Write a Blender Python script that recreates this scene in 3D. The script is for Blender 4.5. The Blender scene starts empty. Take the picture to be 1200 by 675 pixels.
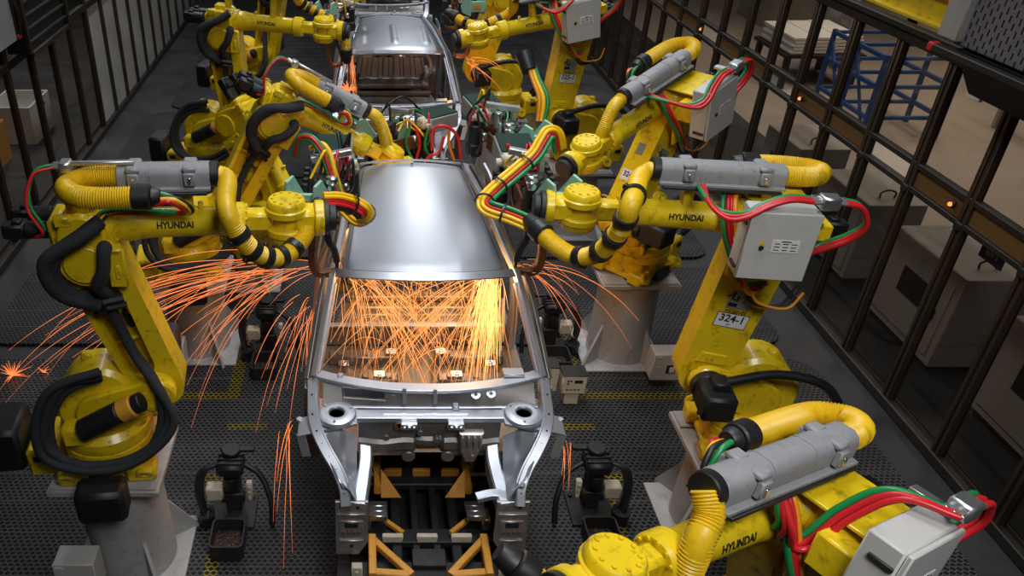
import bpy, bmesh, math, random
from mathutils import Vector as V, Matrix as M
random.seed(7)
scene = bpy.context.scene
COL = scene.collection
R = math.radians
sin, cos, pi = math.sin, math.cos, math.pi

# ------------------------------------------------------------------ camera
FPX, PX, CY, CAM_H = 945.0, 422.0, 337.5, 4.8
TH = math.atan((CY + 245.0) / FPX)              # downward pitch
cam_data = bpy.data.cameras.new('camera')
cam = bpy.data.objects.new('camera', cam_data)
COL.objects.link(cam)
cam_data.sensor_width = 36.0
cam_data.lens = FPX / 1200.0 * 36.0
cam_data.shift_x = (600.0 - PX) / 1200.0
cam_data.clip_end = 200
cam.location = (0, 0, CAM_H)
cam.rotation_euler = (pi / 2 - TH, 0, 0)
scene.camera = cam

# ------------------------------------------------------------------ view + world
vs = scene.view_settings
vs.view_transform = 'Standard'
vs.look = 'None'
vs.gamma = 1.0
vs.exposure = 0.0
vs.use_curve_mapping = False
world = bpy.data.worlds.new('world')
scene.world = world
world.use_nodes = True
world.node_tree.nodes['Background'].inputs[0].default_value = (0.55, 0.62, 0.75, 1)
world.node_tree.nodes['Background'].inputs[1].default_value = 0.010

# ------------------------------------------------------------------ hall lamps
def area(name, loc, size, power, color=(1, 1, 1), rot=(0, 0, 0), spread=180):
    d = bpy.data.lights.new(name, 'AREA')
    d.shape = 'RECTANGLE'
    d.size, d.size_y = size
    d.energy = power
    d.color = color
    d.spread = R(spread)
    o = bpy.data.objects.new(name, d)
    o.location = loc
    o.rotation_euler = rot
    COL.objects.link(o)
    return o

area('ceiling_lamp_line', (0.75, 6.0, 7.6), (1.2, 7.0), 165, (0.92, 0.96, 1.0), spread=110)
area('ceiling_lamp_near', (1.5, -0.6, 7.2), (2.0, 1.6), 88, (0.97, 0.98, 1.0), rot=(R(30), 0, 0), spread=110)
area('ceiling_lamp_far', (1.35, 16.5, 7.2), (1.2, 0.9), 62, (0.94, 0.97, 1.0), rot=(R(-38), 0, 0), spread=120)
area('ceiling_lamp_strip', (-2.6, 14.0, 7.8), (0.25, 10.0), 190, (0.95, 0.97, 1.0), spread=130)
area('ceiling_lamp_strip', (3.4, 14.0, 7.8), (0.25, 10.0), 190, (0.95, 0.97, 1.0), spread=130)
area('hall_lamp', (10.0, 13.5, 7.0), (3.0, 9.0), 300, (1.0, 0.86, 0.72), spread=130)
area('hall_lamp', (-6.6, 16.0, 6.5), (1.5, 7.0), 170, (0.95, 0.93, 0.9), spread=130)

def arc_light(name, loc, power, color=(1.0, 0.42, 0.12), rad=0.05):
    d = bpy.data.lights.new(name, 'POINT')
    d.energy = power
    d.color = color
    d.shadow_soft_size = rad
    o = bpy.data.objects.new(name, d)
    o.location = loc
    COL.objects.link(o)
arc_light('weld_glow_right', (0.84, 5.05, 1.78), 20, (1.0, 0.52, 0.18), .06)
arc_light('weld_glow_right', (0.80, 5.7, 1.55), 12, (1.0, 0.50, 0.20), .1)
arc_light('weld_glow_left', (0.20, 5.6, 1.45), 9, (1.0, 0.50, 0.20), .1)
arc_light('weld_glow_left', (-0.36, 4.95, 1.85), 2, (1.0, 0.42, 0.12), .05)
arc_light('weld_glow_far', (-0.2, 9.9, 1.55), 1.5, (1.0, 0.36, 0.10), .04)
arc_light('weld_glow_far', (1.18, 10.2, 1.75), 7, (1.0, 0.36, 0.10), .05)

def at(u, v, z=None, X=None, Y=None):
    """A point of the place on the sight line through (u, v), at a height z, a depth Y or a width X."""
    a, b = (u - PX) / FPX, (v - CY) / FPX
    r = V((a, cos(TH) - b * sin(TH), -(sin(TH) + b * cos(TH))))
    if z is not None: t = (z - CAM_H) / r.z
    elif Y is not None: t = Y / r.y
    else: t = X / r.x
    return V((0, 0, CAM_H)) + r * t

# ------------------------------------------------------------------ materials
def new_mat(name):
    m = bpy.data.materials.new(name)
    m.use_nodes = True
    nt = m.node_tree
    return m, nt, nt.nodes['Principled BSDF']

def mat(name, col, rough=0.5, metal=0.0, var=0.0, scale=6.0, dirt=None, dirt_amt=0.0, bump=0.0, coat=0.0, spec=0.5, rvar=0.0):
    m, nt, b = new_mat(name)
    b.inputs['Base Color'].default_value = (*col, 1)
    b.inputs['Roughness'].default_value = rough
    b.inputs['Metallic'].default_value = metal
    b.inputs['Coat Weight'].default_value = coat
    b.inputs['Specular IOR Level'].default_value = spec
    if var or dirt_amt or bump or rvar:
        tc = nt.nodes.new('ShaderNodeTexCoord')
        n = nt.nodes.new('ShaderNodeTexNoise')
        n.inputs['Scale'].default_value = scale
        n.inputs['Detail'].default_value = 6
        n.inputs['Roughness'].default_value = 0.62
        nt.links.new(tc.outputs['Object'], n.inputs['Vector'])
        src = None
        if var:
            r = nt.nodes.new('ShaderNodeValToRGB')
            r.color_ramp.elements[0].position = 0.3
            r.color_ramp.elements[1].position = 0.7
            r.color_ramp.elements[0].color = (*[c * (1 - var) for c in col], 1)
            r.color_ramp.elements[1].color = (*[min(1, c * (1 + var * .5)) for c in col], 1)
            nt.links.new(n.outputs['Fac'], r.inputs['Fac'])
            src = r.outputs['Color']
            nt.links.new(src, b.inputs['Base Color'])
        if dirt_amt:
            n2 = nt.nodes.new('ShaderNodeTexNoise')
            n2.inputs['Scale'].default_value = scale * 2.7
            n2.inputs['Detail'].default_value = 8
            n2.inputs['Roughness'].default_value = 0.7
            nt.links.new(tc.outputs['Object'], n2.inputs['Vector'])
            r2 = nt.nodes.new('ShaderNodeValToRGB')
            r2.color_ramp.elements[0].position = 0.54
            r2.color_ramp.elements[1].position = 0.72
            r2.color_ramp.elements[0].color = (0, 0, 0, 1)
            r2.color_ramp.elements[1].color = (dirt_amt,) * 3 + (1,)
            nt.links.new(n2.outputs['Fac'], r2.inputs['Fac'])
            mx = nt.nodes.new('ShaderNodeMix')
            mx.data_type = 'RGBA'
            nt.links.new(r2.outputs['Color'], mx.inputs[0])
            if src: nt.links.new(src, mx.inputs[6])
            else: mx.inputs[6].default_value = (*col, 1)
            mx.inputs[7].default_value = (*(dirt or (0.02, 0.015, 0.01)), 1)
            nt.links.new(mx.outputs[2], b.inputs['Base Color'])
        if rvar:
            mr = nt.nodes.new('ShaderNodeMapRange')
            mr.inputs['From Min'].default_value = 0.3
            mr.inputs['From Max'].default_value = 0.7
            mr.inputs['To Min'].default_value = max(0.05, rough - rvar)
            mr.inputs['To Max'].default_value = min(1, rough + rvar)
            nt.links.new(n.outputs['Fac'], mr.inputs['Value'])
            nt.links.new(mr.outputs[0], b.inputs['Roughness'])
        if bump:
            bp = nt.nodes.new('ShaderNodeBump')
            bp.inputs['Strength'].default_value = bump
            bp.inputs['Distance'].default_value = 0.01
            nt.links.new(n.outputs['Fac'], bp.inputs['Height'])
            nt.links.new(bp.outputs[0], b.inputs['Normal'])
    return m

def emit(name, col, strength):
    m, nt, b = new_mat(name)
    b.inputs['Base Color'].default_value = (0, 0, 0, 1)
    b.inputs['Emission Color'].default_value = (*col, 1)
    b.inputs['Emission Strength'].default_value = strength
    try: m.cycles.emission_sampling = 'NONE'
    except Exception: pass
    return m

MT = {}
MT['yellow'] = mat('yellow_paint', (0.78, 0.545, 0.010), 0.33, 0, 0.10, 5, (0.07, 0.035, 0.006), 0.75, coat=0.15)
MT['yellow_hose'] = mat('yellow_hose', (0.74, 0.46, 0.010), 0.42, 0, 0.10, 9, (0.10, 0.05, 0.01), 0.35)
MT['yellow_cable'] = mat('yellow_cable', (0.85, 0.50, 0.01), 0.35)
MT['red_cable'] = mat('red_cable', (0.55, 0.015, 0.02), 0.35)
MT['green_cable'] = mat('green_cable', (0.01, 0.22, 0.06), 0.35)
MT['orange_cable'] = mat('orange_cable', (0.75, 0.27, 0.01), 0.4)
MT['black'] = mat('black_rubber', (0.012, 0.012, 0.013), 0.45, 0, 0.2, 12)
MT['fabric'] = mat('black_fabric', (0.020, 0.021, 0.024), 0.85, 0, 0.3, 40, bump=0.3)
MT['motor'] = mat('black_motor', (0.008, 0.008, 0.009), 0.5, 0, 0.2, 8)
MT['dark'] = mat('dark_steel', (0.035, 0.034, 0.033), 0.55, 0.4, 0.3, 10, (0.10, 0.06, 0.04), 0.4)
MT['grey'] = mat('grey_plastic', (0.27, 0.27, 0.275), 0.55, 0, 0.12, 9, (0.10, 0.09, 0.08), 0.5)
MT['cabinet'] = mat('grey_enamel', (0.52, 0.51, 0.48), 0.45, 0, 0.05, 4, (0.25, 0.23, 0.2), 0.25)
MT['pedestal'] = mat('pedestal_paint', (0.40, 0.39, 0.375), 0.6, 0, 0.10, 3, (0.13, 0.11, 0.09), 0.5)
MT['steel'] = mat('bare_steel', (0.60, 0.60, 0.60), 0.35, 0.9, 0.15, 10)
MT['silver'] = mat('silver_metal', (0.75, 0.75, 0.76), 0.28, 1.0)
MT['copper'] = mat('burnt_copper', (0.26, 0.11, 0.05), 0.5, 0.6, 0.4, 12)
MT['green'] = mat('pale_green_paint', (0.27, 0.50, 0.38), 0.5, 0, 0.12, 9, (0.1, 0.08, 0.05), 0.4)
MT['label'] = mat('label_white', (0.72, 0.71, 0.68), 0.5)
MT['ink'] = mat('ink_black', (0.012, 0.012, 0.014), 0.5)
MT['ink_blue'] = mat('ink_blue', (0.012, 0.014, 0.06), 0.5)
MT['plate_grey'] = mat('plate_grey', (0.30, 0.29, 0.27), 0.4, 0.3)
MT['red'] = mat('red_plastic', (0.5, 0.015, 0.02), 0.4)
MT['orange'] = mat('orange_paint', (0.62, 0.27, 0.025), 0.5, 0, 0.15, 8, (0.08, 0.04, 0.02), 0.5)
MT['jig'] = mat('black_jig', (0.009, 0.009, 0.010), 0.6, 0, 0.3, 8)
MT['beige'] = mat('beige_enamel', (0.55, 0.48, 0.36), 0.55, 0, 0.08, 6, (0.2, 0.15, 0.1), 0.4)
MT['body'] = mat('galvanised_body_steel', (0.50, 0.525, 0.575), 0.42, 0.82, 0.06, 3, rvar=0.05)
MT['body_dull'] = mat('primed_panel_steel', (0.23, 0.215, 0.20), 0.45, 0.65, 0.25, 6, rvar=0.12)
MT['roof'] = mat('roof_steel', (0.47, 0.49, 0.53), 0.37, 0.92, 0.03, 1.2, rvar=0.02)
MT['plate_steel'] = mat('stamped_plate_steel', (0.42, 0.385, 0.35), 0.42, 0.8, 0.3, 14)
MT['frame'] = mat('bronze_frame', (0.070, 0.048, 0.032), 0.42, 0.55, 0.25, 3)
MT['frame_dark'] = mat('dark_frame', (0.030, 0.026, 0.022), 0.5, 0.4, 0.25, 3)
MT['concrete'] = mat('dark_concrete', (0.030, 0.030, 0.032), 0.55, 0, 0.35, 1.6, (0.06, 0.06, 0.06), 0.3, rvar=0.15)
MT['hall_floor'] = mat('hall_floor', (0.36, 0.31, 0.26), 0.5, 0, 0.15, 0.7)
MT['hall_wall'] = mat('hall_wall', (0.34, 0.30, 0.24), 0.7, 0, 0.25, 0.8)
MT['blue'] = mat('blue_paint', (0.02, 0.08, 0.26), 0.5, 0, 0.15, 4)
MT['navy'] = mat('navy_sign', (0.010, 0.012, 0.06), 0.5)
MT['white'] = mat('white_enamel', (0.75, 0.74, 0.71), 0.5, 0, 0.06, 3)
MT['wood'] = mat('amber_strip', (0.13, 0.068, 0.02), 0.45)
MT['glow_red'] = emit('reflected_lamp_glow', (1.0, 0.22, 0.05), 2.2)  # glow standing for beacon lights reflected at the right wall
MT['spark'] = emit('glowing_spark', (1.0, 0.245, 0.065), 1.35)
MT['spark_hot'] = emit('white_hot_spark', (1.0, 0.42, 0.11), 2.6)

def glass_mat():
    m = bpy.data.materials.new('tinted_glass')
    m.use_nodes = True
    nt = m.node_tree
    for n in list(nt.nodes): nt.nodes.remove(n)
    out = nt.nodes.new('ShaderNodeOutputMaterial')
    t = nt.nodes.new('ShaderNodeBsdfTransparent')
    t.inputs[0].default_value = (0.80, 0.77, 0.73, 1)
    g = nt.nodes.new('ShaderNodeBsdfGlossy')
    g.inputs['Roughness'].default_value = 0.06
    g.inputs[0].default_value = (0.9, 0.9, 0.9, 1)
    lw = nt.nodes.new('ShaderNodeLayerWeight')
    pw = nt.nodes.new('ShaderNodeMath'); pw.operation = 'POWER'; pw.inputs[1].default_value = 4.0
    nt.links.new(lw.outputs['Facing'], pw.inputs[0])
    fr = nt.nodes.new('ShaderNodeMath'); fr.operation = 'MULTIPLY_ADD'; fr.inputs[1].default_value = 0.45; fr.inputs[2].default_value = 0.025
    nt.links.new(pw.outputs[0], fr.inputs[0])
    mx = nt.nodes.new('ShaderNodeMixShader')
    nt.links.new(fr.outputs[0], mx.inputs[0])
    nt.links.new(t.outputs[0], mx.inputs[1])
    nt.links.new(g.outputs[0], mx.inputs[2])
    nt.links.new(mx.outputs[0], out.inputs[0])
    return m
MT['glass'] = glass_mat()

def grating_mat(name, steel):
    """Grip-strut grating: staggered rows of raised teeth around dark diamond holes."""
    m, nt, b = new_mat(name)
    N = nt.nodes.new
    L = nt.links.new
    def math_(op, a, c=None):
        n = N('ShaderNodeMath'); n.operation = op
        for i, q in enumerate((a, c)):
            if q is None: continue
            if isinstance(q, (int, float)): n.inputs[i].default_value = q
            else: L(q, n.inputs[i])
        return n.outputs[0]
    tc = N('ShaderNodeTexCoord')
    sp = N('ShaderNodeSeparateXYZ')
    L(tc.outputs['Object'], sp.inputs[0])
    x, y = sp.outputs[0], sp.outputs[1]
    py, px = 0.036, 0.048
    yr = math_('DIVIDE', y, py)
    row = math_('FLOOR', yr)
    odd = math_('MODULO', row, 2.0)
    fy = math_('SUBTRACT', math_('SUBTRACT', yr, row), 0.5)
    xr = math_('ADD', math_('DIVIDE', x, px), math_('MULTIPLY', math_('ABSOLUTE', odd), 0.5))
    fx = math_('SUBTRACT', math_('SUBTRACT', xr, math_('FLOOR', xr)), 0.5)
    d = math_('ADD', math_('MULTIPLY', math_('ABSOLUTE', fx), 1.15), math_('MULTIPLY', math_('ABSOLUTE', fy), 1.05))
    mr = N('ShaderNodeMapRange')
    mr.interpolation_type = 'SMOOTHSTEP'
    mr.inputs['From Min'].default_value = 0.52
    mr.inputs['From Max'].default_value = 0.62
    L(d, mr.inputs['Value'])
    no = N('ShaderNodeTexNoise')
    no.inputs['Scale'].default_value = 1.7
    no.inputs['Detail'].default_value = 5
    L(tc.outputs['Object'], no.inputs['Vector'])
    rp = N('ShaderNodeMapRange')
    rp.inputs['From Min'].default_value = 0.3
    rp.inputs['From Max'].default_value = 0.7
    rp.inputs['To Min'].default_value = 0.55
    rp.inputs['To Max'].default_value = 1.25
    L(no.outputs['Fac'], rp.inputs['Value'])
    mx = N('ShaderNodeMix'); mx.data_type = 'RGBA'
    L(mr.outputs[0], mx.inputs[0])
    mx.inputs[6].default_value = (0.004, 0.004, 0.0045, 1)
    mx.inputs[7].default_value = (*steel, 1)
    mu = N('ShaderNodeMix'); mu.data_type = 'RGBA'; mu.blend_type = 'MULTIPLY'
    mu.inputs[0].default_value = 1.0
    L(mx.outputs[2], mu.inputs[6])
    L(rp.outputs[0], mu.inputs[7])
    L(mu.outputs[2], b.inputs['Base Color'])
    b.inputs['Metallic'].default_value = 0.35
    b.inputs['Roughness'].default_value = 0.5
    bp = N('ShaderNodeBump')
    bp.inputs['Strength'].default_value = 0.9
    bp.inputs['Distance'].default_value = 0.012
    L(mr.outputs[0], bp.inputs['Height'])
    L(bp.outputs[0], b.inputs['Normal'])
    return m
MT['grating'] = grating_mat('grip_grating', (0.085, 0.085, 0.09))
MT['grating_yellow'] = grating_mat('grip_grating_yellow', (0.26, 0.20, 0.012))

# ------------------------------------------------------------------ mesh builder
def frame(o, x, z):
    x = V(x).normalized(); z = V(z)
    y = z.cross(x).normalized(); z = x.cross(y)
    m = M((x, y, z)).transposed().to_4x4()
    m.translation = V(o)
    return m
def T(x, y, z): return M.Translation((x, y, z))
def RX(a): return M.Rotation(R(a), 4, 'X')
def RY(a): return M.Rotation(R(a), 4, 'Y')
def RZ(a): return M.Rotation(R(a), 4, 'Z')

def spline(pts, n=8, closed=False):
    """Centripetal-free Catmull-Rom through the points."""
    pts = [V(p) for p in pts]
    out = []
    m = len(pts)
    for i in range(m - 1):
        p0 = pts[i - 1] if i else pts[0] * 2 - pts[1]
        p1, p2 = pts[i], pts[i + 1]
        p3 = pts[i + 2] if i + 2 < m else pts[-1] * 2 - pts[-2]
        for k in range(n):
            t = k / n
            out.append(0.5 * ((2 * p1) + (p2 - p0) * t + (2 * p0 - 5 * p1 + 4 * p2 - p3) * t * t + (3 * p1 - p0 - 3 * p2 + p3) * t ** 3))
    out.append(pts[-1].copy())
    return out
def resample(pts, step):
    """Points at even steps along a polyline."""
    cum = [0.0]
    for a, b in zip(pts, pts[1:]): cum.append(cum[-1] + (b - a).length)
    n = max(2, round(cum[-1] / step))
    out, k = [], 0
    for i in range(n + 1):
        d = cum[-1] * i / n
        while k < len(pts) - 2 and cum[k + 1] < d: k += 1
        L = cum[k + 1] - cum[k]
        out.append(pts[k].lerp(pts[k + 1], min(1.0, (d - cum[k]) / L if L > 1e-9 else 0)))
    return out

class MB:
    def __init__(s, m=None):
        s.v, s.f, s.m = [], [], m or M.Identity(4)
    def add(s, vs, fs, m=None):
        k = s.m @ m if m is not None else s.m
        n = len(s.v)
        s.v += [k @ V(p) for p in vs]
        s.f += [tuple(i + n for i in f) for f in fs]
        return s
    def box(s, size, loc=(0, 0, 0), m=None, b=None):
        hx, hy, hz = [q / 2 for q in size]
        if b is None: b = min(size) * 0.12
        b = min(b, min(hx, hy, hz) * 0.9)
        vs, ix = [], {}
        for sx in (-1, 1):
            for sy in (-1, 1):
                for sz in (-1, 1):
                    for k, p in enumerate(((hx, hy - b, hz - b), (hx - b, hy, hz - b), (hx - b, hy - b, hz))):
                        ix[sx, sy, sz, k] = len(vs)
                        vs.append((sx * p[0] + loc[0], sy * p[1] + loc[1], sz * p[2] + loc[2]))
        S = (-1, 1); fs = []
        for q in S:
            fs.append([ix[q, a, c, 0] for a, c in ((-1, -1), (1, -1), (1, 1), (-1, 1))])
            fs.append([ix[a, q, c, 1] for a, c in ((-1, -1), (1, -1), (1, 1), (-1, 1))])
            fs.append([ix[a, c, q, 2] for a, c in ((-1, -1), (1, -1), (1, 1), (-1, 1))])
        for a in S:
            for c in S:
                fs.append((ix[a, c, -1, 0], ix[a, c, 1, 0], ix[a, c, 1, 1], ix[a, c, -1, 1]))
                fs.append((ix[a, -1, c, 0], ix[a, 1, c, 0], ix[a, 1, c, 2], ix[a, -1, c, 2]))
                fs.append((ix[-1, a, c, 1], ix[1, a, c, 1], ix[1, a, c, 2], ix[-1, a, c, 2]))
                for d in S: fs.append((ix[a, c, d, 0], ix[a, c, d, 1], ix[a, c, d, 2]))
        return s.add(vs, fs, m)
    def lathe(s, prof, m=None, seg=24):
        """Revolve (r, z) about z."""
        vs, fs, rings = [], [], []
        for r, z in prof:
            if r < 1e-6:
                rings.append([len(vs)]); vs.append((0, 0, z))
            else:
                rings.append(list(range(len(vs), len(vs) + seg)))
                vs += [(r * cos(2 * pi * k / seg), r * sin(2 * pi * k / seg), z) for k in range(seg)]
        for a, b in zip(rings, rings[1:]):
            for k in range(seg):
                k2 = (k + 1) % seg
                if len(a) == 1 and len(b) == 1: continue
                if len(a) == 1: fs.append((a[0], b[k], b[k2]))
                elif len(b) == 1: fs.append((a[k], b[0], a[k2]))
                else: fs.append((a[k], b[k], b[k2], a[k2]))
        for rg in (rings[0], rings[-1]):
            if len(rg) > 1 and prof[0] != prof[-1]: fs.append(tuple(rg))
        return s.add(vs, fs, m)
    def cyl(s, p0, p1, r0, r1=None, seg=20, bev=None, m=None):
        p0, p1 = V(p0), V(p1)
        r1 = r0 if r1 is None else r1
        d = p1 - p0; L = d.length
        b = min(r0, r1, L) * 0.12 if bev is None else bev
        q = d.normalized().to_track_quat('Z', 'Y').to_matrix().to_4x4()
        q.translation = p0
        pr = [(0, 0), (r0 - b, 0), (r0, b), (r1, L - b), (r1 - b, L), (0, L)] if b > 0 else [(0, 0), (r0, 0), (r1, L), (0, L)]
        return s.lathe(pr, (m @ q) if m is not None else q, seg)
    def ring(s, c, axis, r0, r1, h, seg=20, m=None):
        q = V(axis).normalized().to_track_quat('Z', 'Y').to_matrix().to_4x4(); q.translation = V(c)
        pr = [(r0, -h / 2), (r1, -h / 2), (r1, h / 2), (r0, h / 2), (r0, -h / 2)]
        return s.lathe(pr, (m @ q) if m is not None else q, seg)
    def tube(s, pts, r, seg=10, m=None, cap=True, flat=1.0):
        pts = [V(p) for p in pts]
        n = len(pts)
        rs = r if isinstance(r, (list, tuple)) else [r] * n
        vs, fs = [], []
        t = (pts[1] - pts[0]).normalized()
        nv = t.orthogonal().normalized()
        if flat != 1.0:
            nv = (V((0, 0, 1)) - t * t.z); nv = nv.normalized() if nv.length > 1e-3 else t.orthogonal().normalized()
        for i in range(n):
            t2 = (pts[min(i + 1, n - 1)] - pts[max(i - 1, 0)])
            if t2.length < 1e-9: t2 = t.copy()
            t2.normalize()
            nv = (nv - t2 * nv.dot(t2)).normalized()
            bv = t2.cross(nv)
            for k in range(seg):
                a = 2 * pi * k / seg
                vs.append(pts[i] + (nv * cos(a) * flat + bv * sin(a)) * rs[i])
            t = t2
        for i in range(n - 1):
            for k in range(seg):
                k2 = (k + 1) % seg
                fs.append((i * seg + k, i * seg + k2, (i + 1) * seg + k2, (i + 1) * seg + k))
        if cap:
            fs.append(tuple(range(seg))); fs.append(tuple(range((n - 1) * seg, n * seg)))
        return s.add(vs, fs, m)
    def prism(s, out, y0, y1, m=None, b=0.0):
        """Outline in (x, z) extruded along y, with an optional chamfer b."""
        n = len(out)
        def off(o, d):
            res = []
            c = V((sum(p[0] for p in o) / n, sum(p[1] for p in o) / n))
            area = sum(o[i][0] * o[(i + 1) % n][1] - o[(i + 1) % n][0] * o[i][1] for i in range(n))
            sg = 1 if area > 0 else -1
            for i in range(n):
                p, a, e = V(o[i]), V(o[i - 1]), V(o[(i + 1) % n])
                d1 = (p - a); d2 = (e - p)
                if d1.length < 1e-9 or d2.length < 1e-9: res.append(o[i]); continue
                d1.normalize(); d2.normalize()
                n1 = V((-d1.y, d1.x)) * sg; n2 = V((-d2.y, d2.x)) * sg
                k = n1 + n2
                k = k / max(0.35, (1 + n1.dot(n2)))
                q = p + k * d
                res.append((q.x, q.y))
            return res
        if b > 0:
            oi = off(out, b)
            lay = [(oi, y0), (out, y0 + b), (out, y1 - b), (oi, y1)]
        else: lay = [(out, y0), (out, y1)]
        vs = [(p[0], y, p[1]) for o, y in lay for p in o]
        fs = [tuple(range(n)), tuple(range((len(lay) - 1) * n, len(lay) * n))]
        for l in range(len(lay) - 1):
            for i in range(n):
                j = (i + 1) % n
                fs.append((l * n + i, l * n + j, (l + 1) * n + j, (l + 1) * n + i))
        return s.add(vs, fs, m)
    def rim(s, outer, inner, y0, y1, yb, m=None):
        """Pocketed plate: outer outline y0..y1, a pocket with the inner outline cut from y0 down to yb."""
        n = len(outer)
        vs = [(p[0], y, p[1]) for o, y in ((outer, y1), (outer, y0), (inner, y0), (inner, yb)) for p in o]
        fs = [tuple(range(n)), tuple(range(3 * n, 4 * n))]
        for l in range(3):
            for i in range(n):
                j = (i + 1) % n
                fs.append((l * n + i, l * n + j, (l + 1) * n + j, (l + 1) * n + i))
        return s.add(vs, fs, m)
    def grid(s, fn, nu, nv, th=0.0, m=None):
        """Sheet fn(u, v) with u, v in 0..1; th gives it thickness along its normals (downwards)."""
        P = [[V(fn(i / nu, j / nv)) for j in range(nv + 1)] for i in range(nu + 1)]
        vs, fs = [], []
        W = nv + 1
        for i in range(nu + 1):
            for j in range(nv + 1): vs.append(P[i][j])
        for i in range(nu):
            for j in range(nv): fs.append((i * W + j, (i + 1) * W + j, (i + 1) * W + j + 1, i * W + j + 1))
        if th:
            n0 = len(vs)
            for i in range(nu + 1):
                for j in range(nv + 1):
                    a = P[min(i + 1, nu)][j] - P[max(i - 1, 0)][j]
                    b = P[i][min(j + 1, nv)] - P[i][max(j - 1, 0)]
                    nn = a.cross(b)
                    nn = nn.normalized() if nn.length > 1e-9 else V((0, 0, 1))
                    vs.append(P[i][j] - nn * th)
            for i in range(nu):
                for j in range(nv): fs.append((n0 + i * W + j, n0 + i * W + j + 1, n0 + (i + 1) * W + j + 1, n0 + (i + 1) * W + j))
            edge = [i * W for i in range(nu + 1)] + [nu * W + j for j in range(1, nv + 1)] + [i * W + nv for i in range(nu - 1, -1, -1)] + [j for j in range(nv - 1, 0, -1)]
            for a, b in zip(edge, edge[1:] + edge[:1]): fs.append((a, b, b + n0, a + n0))
        return s.add(vs, fs, m)
    def sweep(s, pts, w, h, up=(0, 0, 1), m=None, b=0.25):
        """Chamfered rectangular bar w (sideways) x h (along up) along a path."""
        pts = [V(p) for p in pts]
        n = len(pts); vs, fs = [], []
        ws = w if isinstance(w, (list, tuple)) else [w] * n
        hs = h if isinstance(h, (list, tuple)) else [h] * n
        for i in range(n):
            t = (pts[min(i + 1, n - 1)] - pts[max(i - 1, 0)]).normalized()
            sd = t.cross(V(up)).normalized(); uu = sd.cross(t).normalized()
            W, Hh = ws[i] / 2, hs[i] / 2
            c = min(W, Hh) * b
            for a, q in ((W, Hh - c), (W - c, Hh), (-W + c, Hh), (-W, Hh - c), (-W, -Hh + c), (-W + c, -Hh), (W - c, -Hh), (W, -Hh + c)):
                vs.append(pts[i] + sd * a + uu * q)
        for i in range(n - 1):
            for k in range(8):
                k2 = (k + 1) % 8
                fs.append((i * 8 + k, i * 8 + k2, (i + 1) * 8 + k2, (i + 1) * 8 + k))
        fs.append(tuple(range(8))); fs.append(tuple(range((n - 1) * 8, n * 8)))
        return s.add(vs, fs, m)
    def build(s, name, ma, parent=None, loc=None, smooth=38, recalc=True):
        me = bpy.data.meshes.new(name)
        me.from_pydata([tuple(p) for p in s.v], [], s.f)
        if recalc:
            bm = bmesh.new(); bm.from_mesh(me)
            bmesh.ops.recalc_face_normals(bm, faces=bm.faces)
            bm.to_mesh(me); bm.free()
        for k in (ma if isinstance(ma, (list, tuple)) else [ma]):
            me.materials.append(MT[k] if isinstance(k, str) else k)
        if smooth:
            me.polygons.foreach_set('use_smooth', [True] * len(me.polygons))
            me.set_sharp_from_angle(angle=R(smooth))
        me.update()
        o = bpy.data.objects.new(name, me)
        COL.objects.link(o)
        if parent is not None: o.parent = parent
        if loc is not None: o.location = loc
        return o

def tag(o, label=None, cat=None, group=None, kind=None):
    if label: o['label'] = label
    if cat: o['category'] = cat
    if group: o['group'] = group
    if kind: o['kind'] = kind
    return o
def empty(name, loc=(0, 0, 0), rz=0.0):
    o = bpy.data.objects.new(name, None)
    o.empty_display_size = 0.1
    o.location = loc
    o.rotation_euler = (0, 0, rz)
    COL.objects.link(o)
    return o
def kids(o): return [c for c in bpy.data.objects if c.parent == o]
def copy_tree(o, parent=None):
    c = o.copy()
    COL.objects.link(c)
    c.parent = parent
    for ch in kids(o): copy_tree(ch, c)
    return c

def text_mesh(txt, size, bold=0.0):
    """Flat letters as a list of vertices (x right, y up) and faces, centred."""
    cu = bpy.data.curves.new('lettering', 'FONT')
    cu.body = txt
    cu.size = size
    cu.offset = bold
    cu.align_x = 'CENTER'; cu.align_y = 'CENTER'
    cu.resolution_u = 3
    o = bpy.data.objects.new('lettering', cu)
    COL.objects.link(o)
    bpy.context.view_layer.update()
    dg = bpy.context.evaluated_depsgraph_get()
    me = bpy.data.meshes.new_from_object(o.evaluated_get(dg))
    bm = bmesh.new(); bm.from_mesh(me)
    bmesh.ops.triangulate(bm, faces=bm.faces)
    for _ in range(2):
        ed = [e for e in bm.edges if e.calc_length() > size * 0.22]
        if ed: bmesh.ops.subdivide_edges(bm, edges=ed, cuts=1)
        bmesh.ops.triangulate(bm, faces=bm.faces)
    bm.to_mesh(me); bm.free()
    vs = [v.co.copy() for v in me.vertices]
    fs = [tuple(p.vertices) for p in me.polygons]
    bpy.data.objects.remove(o); bpy.data.curves.remove(cu); bpy.data.meshes.remove(me)
    return vs, fs
_tc = {}
def letters(txt, size, bold=0.0):
    k = (txt, size, bold)
    if k not in _tc: _tc[k] = text_mesh(*k)
    return _tc[k]

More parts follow.
